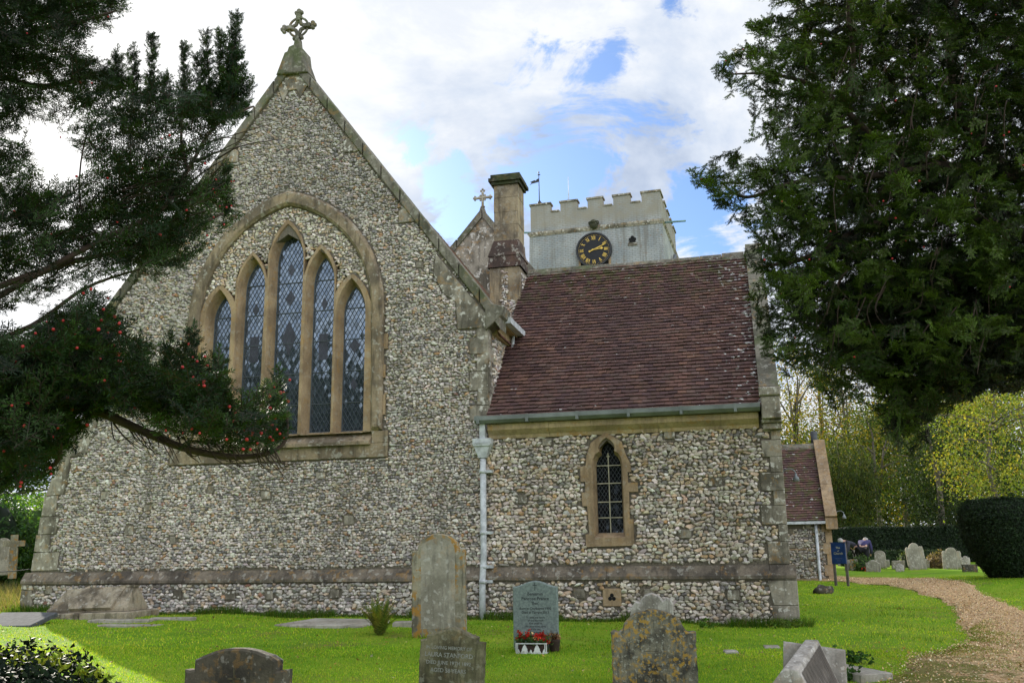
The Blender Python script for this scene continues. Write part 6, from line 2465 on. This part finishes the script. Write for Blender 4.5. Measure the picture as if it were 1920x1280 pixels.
# flowering bush among the far stones
p = atY(1618, 1074, 36)
bt, mb = bush('flowering_bush', 'small green bush with red flowers among far stones right of sign', (p.x, p.y, G(p.x, p.y) + .1), (.34, .3, .42), [(.05, .10, .02), (.08, .13, .03)], 160, .09, M_leaf)
mb.build('foliage', M_leaf, bt)
mb = MB()
mb.raw(*leaf_quads(r, r.normal((.10, -.3, .02), (.12, .05, .06), (12, 3)), 5, .02, .06, [(.5, .05, .03), (.4, .03, .02)], .8))
mb.build('flowers', M_flower, bt)
for (px, py, Y, lab, cols) in ((1763, 1066, 37, 'straw-coloured dry plants between the two tall lobed headstones', [(.22, .15, .06), (.14, .11, .04)]), (1706, 1060, 38, 'low dark green plants with pale blooms left of tall leaning headstone', [(.05, .08, .02), (.10, .11, .03)])):
    p = atY(px, py, Y)
    bt, mb = bush('grave_plant', lab, (p.x, p.y, G(p.x, p.y) + .1), (.5, .3, .5), cols, 140, .10, M_leaf, cat='plant')
    mb.build('foliage', M_leaf, bt)

# left: bushes beyond the church corner, sunlight brightened into their leaf colours
for i, (px, py, Y, rad, lab, cols) in enumerate(((30, 990, 33, (2.3, 1.5, 1.9), 'bright green laurel-like bush behind far left gravestones', [(.10, .22, .02), (.16, .28, .03), (.05, .12, .018)]), (-60, 985, 31, (1.9, 1.5, 2.2), 'darker green bush at far left edge beside the bright one', [(.025, .065, .018), (.04, .09, .02)]), (95, 1000, 36, (1.6, 1.5, 2.0), 'yellow-green bush touching the church buttress from behind', [(.18, .27, .03), (.09, .18, .02)]))):
    p = atY(px, py, Y)
    bt, mb = bush('leafy_bush', lab, (p.x, p.y, G(p.x, p.y) + rad[2] * .55), rad, cols, 1500, .16, M_leaf, k=3, low=-.8, asp=.5)
    mb.build('foliage', M_leaf, bt)


# ---- trees beyond
def tree(label, loc, h, crown_c, crown_r, cols, n_cl, per, size, spread, trunk_r=.22, limbs=9, asp=.6, hang=0.0, seed=0, group='autumn trees beyond the churchyard', name='autumn_tree', barkmat=None, gap=.35):
    rr = np.random.default_rng(int(seed * 10))
    if seed < 20:
        n_cl, size, spread = int(n_cl * 1.7), size * .78, spread * .95
    t = thing(name, label, 'tree', loc, group=group)
    cc, cr_ = np.array(crown_c, float), np.array(crown_r, float)
    u = rr.normal(0, 1, (n_cl, 3))
    u /= np.linalg.norm(u, axis=1)[:, None]
    rad = rr.uniform(gap, 1, (n_cl, 1)) ** .6
    C = cc + u * rad * cr_
    lump = np.sin(C[:, 0] * 1.1 + seed) * np.sin(C[:, 1] * 1.3) * np.sin(C[:, 2] * 1.2 + seed * 2)
    C = C[lump > -.45]
    mb = MB()
    if hang:
        P = []
        for c in C:
            m = int(rr.integers(4, 9))
            P.append(c + np.stack([rr.normal(0, .08, m), rr.normal(0, .08, m), -np.linspace(0, hang * rr.uniform(.5, 1.2), m)], 1))
        C = np.concatenate(P)
    mb.raw(*leaf_quads(rr, C, per, spread, size, cols, asp, droop=.4 + hang))
    mb.build('crown', M_leaf, t)
    m = MB()
    m.tube([(0, 0, -.3), (0, 0, h * .2), (rr.normal(0, .1), rr.normal(0, .1), h * .5), (rr.normal(0, .2), rr.normal(0, .2), h * .82), (rr.normal(0, .3), 0, h)], [trunk_r, trunk_r * .85, trunk_r * .6, trunk_r * .3, trunk_r * .1], 8)
    for k in range(limbs):
        z0 = h * rr.uniform(.25, .75)
        e = C[rr.integers(0, len(C))]
        if e[2] < z0:
            e = e + np.array([0, 0, z0 - e[2] + .5])
        mid = np.array([e[0] * .4, e[1] * .4, z0 + (e[2] - z0) * .6])
        m.tube([(0, 0, z0), tuple(mid), tuple(e)], [trunk_r * .42, trunk_r * .25, trunk_r * .06], 6)
    m.build('trunk', barkmat or M_barkgrey, t)
    return t


YEL = [(.19, .16, .014), (.115, .13, .014), (.225, .15, .016), (.07, .098, .012)]
GRN = [(.034, .064, .009), (.052, .082, .010), (.024, .046, .008), (.092, .105, .013)]
DRK = [(.016, .030, .009), (.024, .042, .010), (.036, .056, .013)]


def gp(px, Y, ref=1030):
    p = atY(px, ref, Y)
    return (p.x, p.y, G(p.x, p.y))


tree('tall thin-stemmed tree with sparse yellow leaves just right of the vestry corner', gp(1508, 62), 14, (0, 0, 9.5), (3.4, 3, 4.6), YEL, 230, 14, .22, .34, .17, 12, seed=1)
tree('second slender tree of sparse yellow foliage beside the first, paler stem', gp(1560, 66), 15, (0, 0, 9.5), (3.0, 3, 5.4), YEL, 210, 13, .22, .34, .16, 10, seed=2)
tree('slim grey-stemmed tree with thin golden leaves left of the drooping yew tips', gp(1610, 60), 13.5, (0.5, 0, 8.5), (2.8, 3, 5), YEL + GRN[:1], 200, 13, .21, .33, .17, 9, seed=3)
tree('weeping green tree with hanging curtain of leaves behind the porch gable', gp(1585, 52), 6.4, (0, 0, 4.6), (2.2, 2, 1.8), [(.030, .05, .010), (.048, .07, .012), (.075, .085, .013)], 260, 8, .16, .12, .14, 6, hang=3.0, seed=4)
tree('leaning pale-trunked tree with yellow-green crown above the tall hedge', gp(1655, 54), 8.5, (.6, 0, 5.6), (2.9, 2.4, 2.9), GRN + YEL[:2], 260, 15, .2, .3, .17, 8, seed=5)
tree('broad green and golden tree behind the middle of the hedge', gp(1705, 58), 10.5, (0, 0, 6.2), (3.6, 3, 4.4), GRN + YEL[1:3], 300, 16, .22, .34, .2, 10, seed=6)
tree('bright yellow-green beech-like tree at right edge behind the clipped yew', gp(1885, 40), 8.4, (0, 0, 4.9), (3.0, 2.6, 2.9), [(.20, .22, .022), (.15, .19, .02), (.26, .22, .03), (.10, .14, .02)], 300, 16, .15, .26, .16, 8, seed=7)
tree('dark evergreen tree between golden trees left of the clipped yew', gp(1772, 46), 7.5, (0, 0, 3.6), (1.9, 1.8, 3.9), DRK, 320, 16, .18, .3, .2, 5, seed=8, name='evergreen_tree')
tree('orange-tinted tree high behind the dark evergreen', gp(1765, 70), 14, (0, 0, 9), (4.4, 3.5, 5), [(.30, .20, .03), (.2, .2, .03), (.10, .14, .02)], 330, 16, .26, .4, .24, 10, seed=9)
tree('green tree filling the gap at far right behind the yellow-green one', gp(1945, 62), 14, (0, 0, 8), (5.5, 4, 6), GRN + YEL[:1], 380, 16, .28, .42, .25, 10, seed=10)
tree('dense green tree low behind the porch and the weeping tree', gp(1540, 74), 9.5, (0, 0, 5), (5.5, 4, 4.5), DRK + GRN[:2], 380, 16, .3, .42, .25, 10, seed=11)
tree('dark leafy tree low behind the right end of the hedge', gp(1830, 56), 8, (0, 0, 4.5), (3.8, 3, 3.8), DRK + GRN[:1], 330, 16, .24, .38, .2, 8, seed=12)
tree('dark tree beyond the far left bushes', gp(-20, 48), 8, (0, 0, 4.6), (5, 4, 3.6), DRK + GRN[:2], 380, 16, .26, .42, .25, 8, seed=13)

for k_, (px, Y, hh, pal, lab) in enumerate(((1480, 82, 11, GRN, 'hazy green tree far behind the slim yellow trees at vestry corner'), (1560, 86, 10, YEL + GRN, 'far yellow-green tree behind the weeping tree'), (1640, 84, 12, GRN + YEL[:2], 'far rounded green tree above the middle of the hedge'),
                                     (1725, 88, 15, YEL + GRN[:2], 'far tall golden tree behind the orange-tinted one'), (1815, 84, 16, YEL + GRN, 'far golden-green tree above the clipped yew'), (1900, 90, 18, GRN + YEL[:2], 'far tall green tree near right edge'))):
    tree(lab, gp(px, Y), hh, (0, 0, hh * .52), (5.2, 4, hh * .5), pal, 420, 16, .36, .5, .25, 10, seed=40 + k_ - 21 if False else 14 + k_ * .5, name='autumn_tree')

# trees behind the viewer: the church windows mirror them
for k, (x, y, hh) in enumerate(((-46, -10, 15), (-38, -14, 15.5), (-30, -15, 15), (-22, -17, 14), (-14, -17, 14), (-7, -19, 14))):
    tree('tall leafy churchyard tree behind the viewer, mirrored in the windows', (x, y, G(x, y)), hh, (0, 0, hh * .58), (5, 4, hh * .42), DRK, 330, 12, .9, .8, .35, 6, seed=20 + k, group='trees behind the viewer', name='broadleaf_tree')

# ---- grass blades, stuff
r = np.random.default_rng(404)


def blades(n, xr, yr, hmin, hmax, wid, cols, dens=None, reject=None):
    x, y = r.uniform(*xr, n), r.uniform(*yr, n)
    if dens is not None:
        k = r.uniform(0, 1, n) < dens(x, y)
        x, y = x[k], y[k]
    dx, dy = x - ORG.x, y - ORG.y
    u = dx * cos(TH) - dy * sin(TH)
    v = dx * sin(TH) + dy * cos(TH)
    ok = ~((u > -9.4) & (u < 5.15) & (v > -.06) & (v < 24)) & (np.abs(x / np.maximum(y, .1)) < .66)
    ok &= ~inside(PATH_POLY, x, y)
    x, y = x[ok], y[ok]
    n = len(x)
    z = ground(x, y)
    h = r.uniform(hmin, hmax, n)
    a = r.uniform(0, 2 * pi, n)
    lx, ly = r.normal(0, .45, n) * h, r.normal(0, .45, n) * h
    w = wid * r.uniform(.6, 1.3, n)
    P = np.stack([x, y, z - .01], 1)
    s = np.stack([np.cos(a) * w, np.sin(a) * w, np.zeros(n)], 1)
    tip_ = P + np.stack([lx, ly, h + .01], 1)
    V = np.stack([P - s, P + s, tip_], 1)
    cl = np.asarray(cols)[r.integers(0, len(cols), n)] * r.uniform(.7, 1.25, (n, 1))
    pat = .5 + .5 * np.sin(x * 1.9 + 1.1 * np.sin(y * 1.3)) * np.sin(y * 1.7 + x * .6)
    pa2 = .5 + .5 * np.sin(x * .55 + 2 * np.sin(y * .31)) * np.sin(y * .47 + 1.3)
    cl = cl * (.55 + .35 * pat + .40 * pa2)[:, None] * (1 + np.stack([.22 * pa2 - .05, 0 * pa2, 0 * pa2], 1))
    C = np.repeat(cl[:, None, :], 3, 1)
    return V.reshape(-1, 3), np.arange(3 * n).reshape(n, 3), C.reshape(-1, 3)


LAWN = [(.16, .33, .014), (.23, .39, .018), (.31, .42, .028), (.38, .40, .06), (.11, .24, .012)]
mb = MB()
mb.raw(*blades(210000, (-9, 8), (6.2, 13), .008, .028, .006, LAWN))
mb.raw(*blades(190000, (-14, 14), (12, 30), .010, .035, .010, LAWN))
# longer growth along the foot of the walls and around the path edge
n = 16000
uu = r.uniform(-9.6, 5.4, n)
vv = -.09 - np.abs(r.normal(0, .13, n))
xx = ORG.x + cos(TH) * uu + sin(TH) * vv
yy = ORG.y - sin(TH) * uu + cos(TH) * vv
zz_ = ground(xx, yy)
hh = r.uniform(.04, .17, n) * (.55 + .6 * (np.sin(uu * 2.3) * np.sin(uu * .9 + 1) > 0))
a = r.uniform(0, 2 * pi, n)
P = np.stack([xx, yy, zz_ - .01], 1)
s = np.stack([np.cos(a), np.sin(a), np.zeros(n)], 1) * .006
T_ = P + np.stack([r.normal(0, .35, n) * hh, -np.abs(r.normal(0, .35, n)) * hh, hh], 1)
cl = np.asarray([(.05, .12, .012), (.08, .16, .015), (.12, .14, .03), (.035, .08, .01)])[r.integers(0, 4, n)]
mb.raw(np.stack([P - s, P + s, T_], 1).reshape(-1, 3), np.arange(3 * n).reshape(n, 3), np.repeat(cl[:, None], 3, 1).reshape(-1, 3))
# tufts the mower misses, at the feet of the stones
for (lc, hx, rz_) in STONES:
    hx = abs(hx)
    n = 260 if lc.y < 20 else 90
    ex = r.uniform(-hx * 1.1, hx * 1.1, n)
    ey = r.choice([-1, -1, 1], n) * (.08 + np.abs(r.normal(0, .035, n)))
    xx, yy = lc.x + ex * cos(rz_) - ey * sin(rz_), lc.y + ex * sin(rz_) + ey * cos(rz_)
    zz_ = ground(xx, yy)
    hh = r.uniform(.03, .11, n)
    a = r.uniform(0, 2 * pi, n)
    P = np.stack([xx, yy, zz_ - .01], 1)
    s = np.stack([np.cos(a), np.sin(a), np.zeros(n)], 1) * .005
    T_ = P + np.stack([r.normal(0, .4, n) * hh, r.normal(0, .4, n) * hh, hh], 1)
    cl = np.asarray(LAWN)[r.integers(0, 5, n)] * r.uniform(.5, 1.0, (n, 1))
    mb.raw(np.stack([P - s, P + s, T_], 1).reshape(-1, 3), np.arange(3 * n).reshape(n, 3), np.repeat(cl[:, None], 3, 1).reshape(-1, 3))
tag(mb.build('grass', M_blade), kind='stuff')
mb = MB()
mb.raw(*blades(9000, (-16, -9.4), (19, 30), .12, .42, .012, [(.20, .17, .09), (.25, .21, .12), (.15, .15, .06), (.10, .13, .03)]))
mb.raw(*blades(2200, (4.8, 8.4), (13.5, 20), .03, .09, .008, [(.07, .17, .012), (.10, .20, .018)], dens=lambda x, y: (np.sin(x * 2.3 + y) * np.sin(y * 1.9) > .45) * 1.0))
tag(mb.build('long_grass', M_blade), kind='stuff')
M_gravelstone = leaf_mat('gravel_stones', 0.0, .9, .15)
# loose pebbles lying on the path and strays on its margin
n = 26000
t1, t2 = r.uniform(0, 1, n), r.uniform(-.03, 1.02, n)
ii = np.clip((t1 ** 1.6 * (len(pin) - 1)).astype(int), 0, len(pin) - 1)
q = pin[ii] * (1 - t2)[:, None] + pout[ii] * t2[:, None] + r.normal(0, .06, (n, 2))
k = np.abs(q[:, 0] / q[:, 1]) < .7
q = q[k]
mb = MB()
mb.raw(*leaf_quads(r, np.stack([q[:, 0], q[:, 1], ground(q[:, 0], q[:, 1]) + .042], 1), 1, (0, 0, .004), .026, [(.78, .56, .30), (.60, .41, .20), (.85, .70, .46), (.34, .21, .10), (.70, .49, .25)], .8, normal=np.tile((0, 0, 1.), (len(q), 1))))
tag(mb.build('loose_gravel', M_gravelstone), kind='stuff')
# grass creeping over the near-left margin of the path
n = 30000
t1, t2 = r.uniform(0, .42, n), np.abs(r.normal(0, .22, n))
ii = (t1 * (len(pin) - 1)).astype(int)
q = pin[ii] * (1 - t2)[:, None] + pout[ii] * t2[:, None]
den = np.sin(q[:, 0] * 3.1 + 1.7 * np.sin(q[:, 1] * 2.3)) * np.sin(q[:, 1] * 2.9 + q[:, 0])
k = (den + r.normal(0, .35, n) > .15) & (t2 < .8)
q = q[k]
n = len(q)
zz_ = ground(q[:, 0], q[:, 1]) + .02
hh = r.uniform(.01, .04, n)
a = r.uniform(0, 2 * pi, n)
P = np.stack([q[:, 0], q[:, 1], zz_], 1)
s = np.stack([np.cos(a), np.sin(a), np.zeros(n)], 1) * .007
T_ = P + np.stack([r.normal(0, .5, n) * hh, r.normal(0, .5, n) * hh, hh], 1)
cl = np.asarray([(.14, .22, .02), (.20, .22, .03), (.22, .18, .05), (.10, .18, .014)])[r.integers(0, 4, n)]
mb = MB()
mb.raw(np.stack([P - s, P + s, T_], 1).reshape(-1, 3), np.arange(3 * n).reshape(n, 3), np.repeat(cl[:, None], 3, 1).reshape(-1, 3))
tag(mb.build('moss_and_grass', M_blade), kind='stuff')
# weeds by the vestry corner and by the tilted monument
for lab, px, py, nn_, sz, cols in (('leafy yellow-green weed at foot of the vestry corner', 1478, 1176, 26, .05, [(.12, .17, .03), (.08, .14, .02)]), ('low green weeds at base of wall right of yellow-lichened headstone', 1322, 1176, 22, .05, [(.06, .14, .015), (.09, .17, .02)]),
                                   ('dark green weeds growing along slab right of tilted monument', 1598, 1243, 40, .05, [(.03, .08, .015), (.05, .11, .02)]), ('second patch of dark weeds below slab right of tilted monument', 1592, 1275, 40, .05, [(.03, .08, .015), (.05, .11, .02)])):
    p = atG(px, py)
    t = thing('weed', lab, 'weed', p)
    mb = MB()
    mb.raw(*leaf_quads(r, r.normal((0, 0, .06), (.09, .05, .045), (nn_, 3)), 6, .02, sz, cols, .6))
    mb.build('leaves', M_leaf, t)
# fallen leaves
mb = MB()
q = np.stack([r.uniform(-8, 9, 1100), r.uniform(7, 22, 1100)], 1)
zq = ground(q[:, 0], q[:, 1]) + .05
mb.raw(*leaf_quads(r, np.stack([q[:, 0], q[:, 1], zq], 1), 1, .0, .042, [(.35, .22, .06), (.22, .12, .05), (.42, .36, .22), (.3, .28, .1)], .7, normal=np.tile((0, 0, 1.), (1100, 1))))
tag(mb.build('fallen_leaves', M_leaf), kind='stuff')
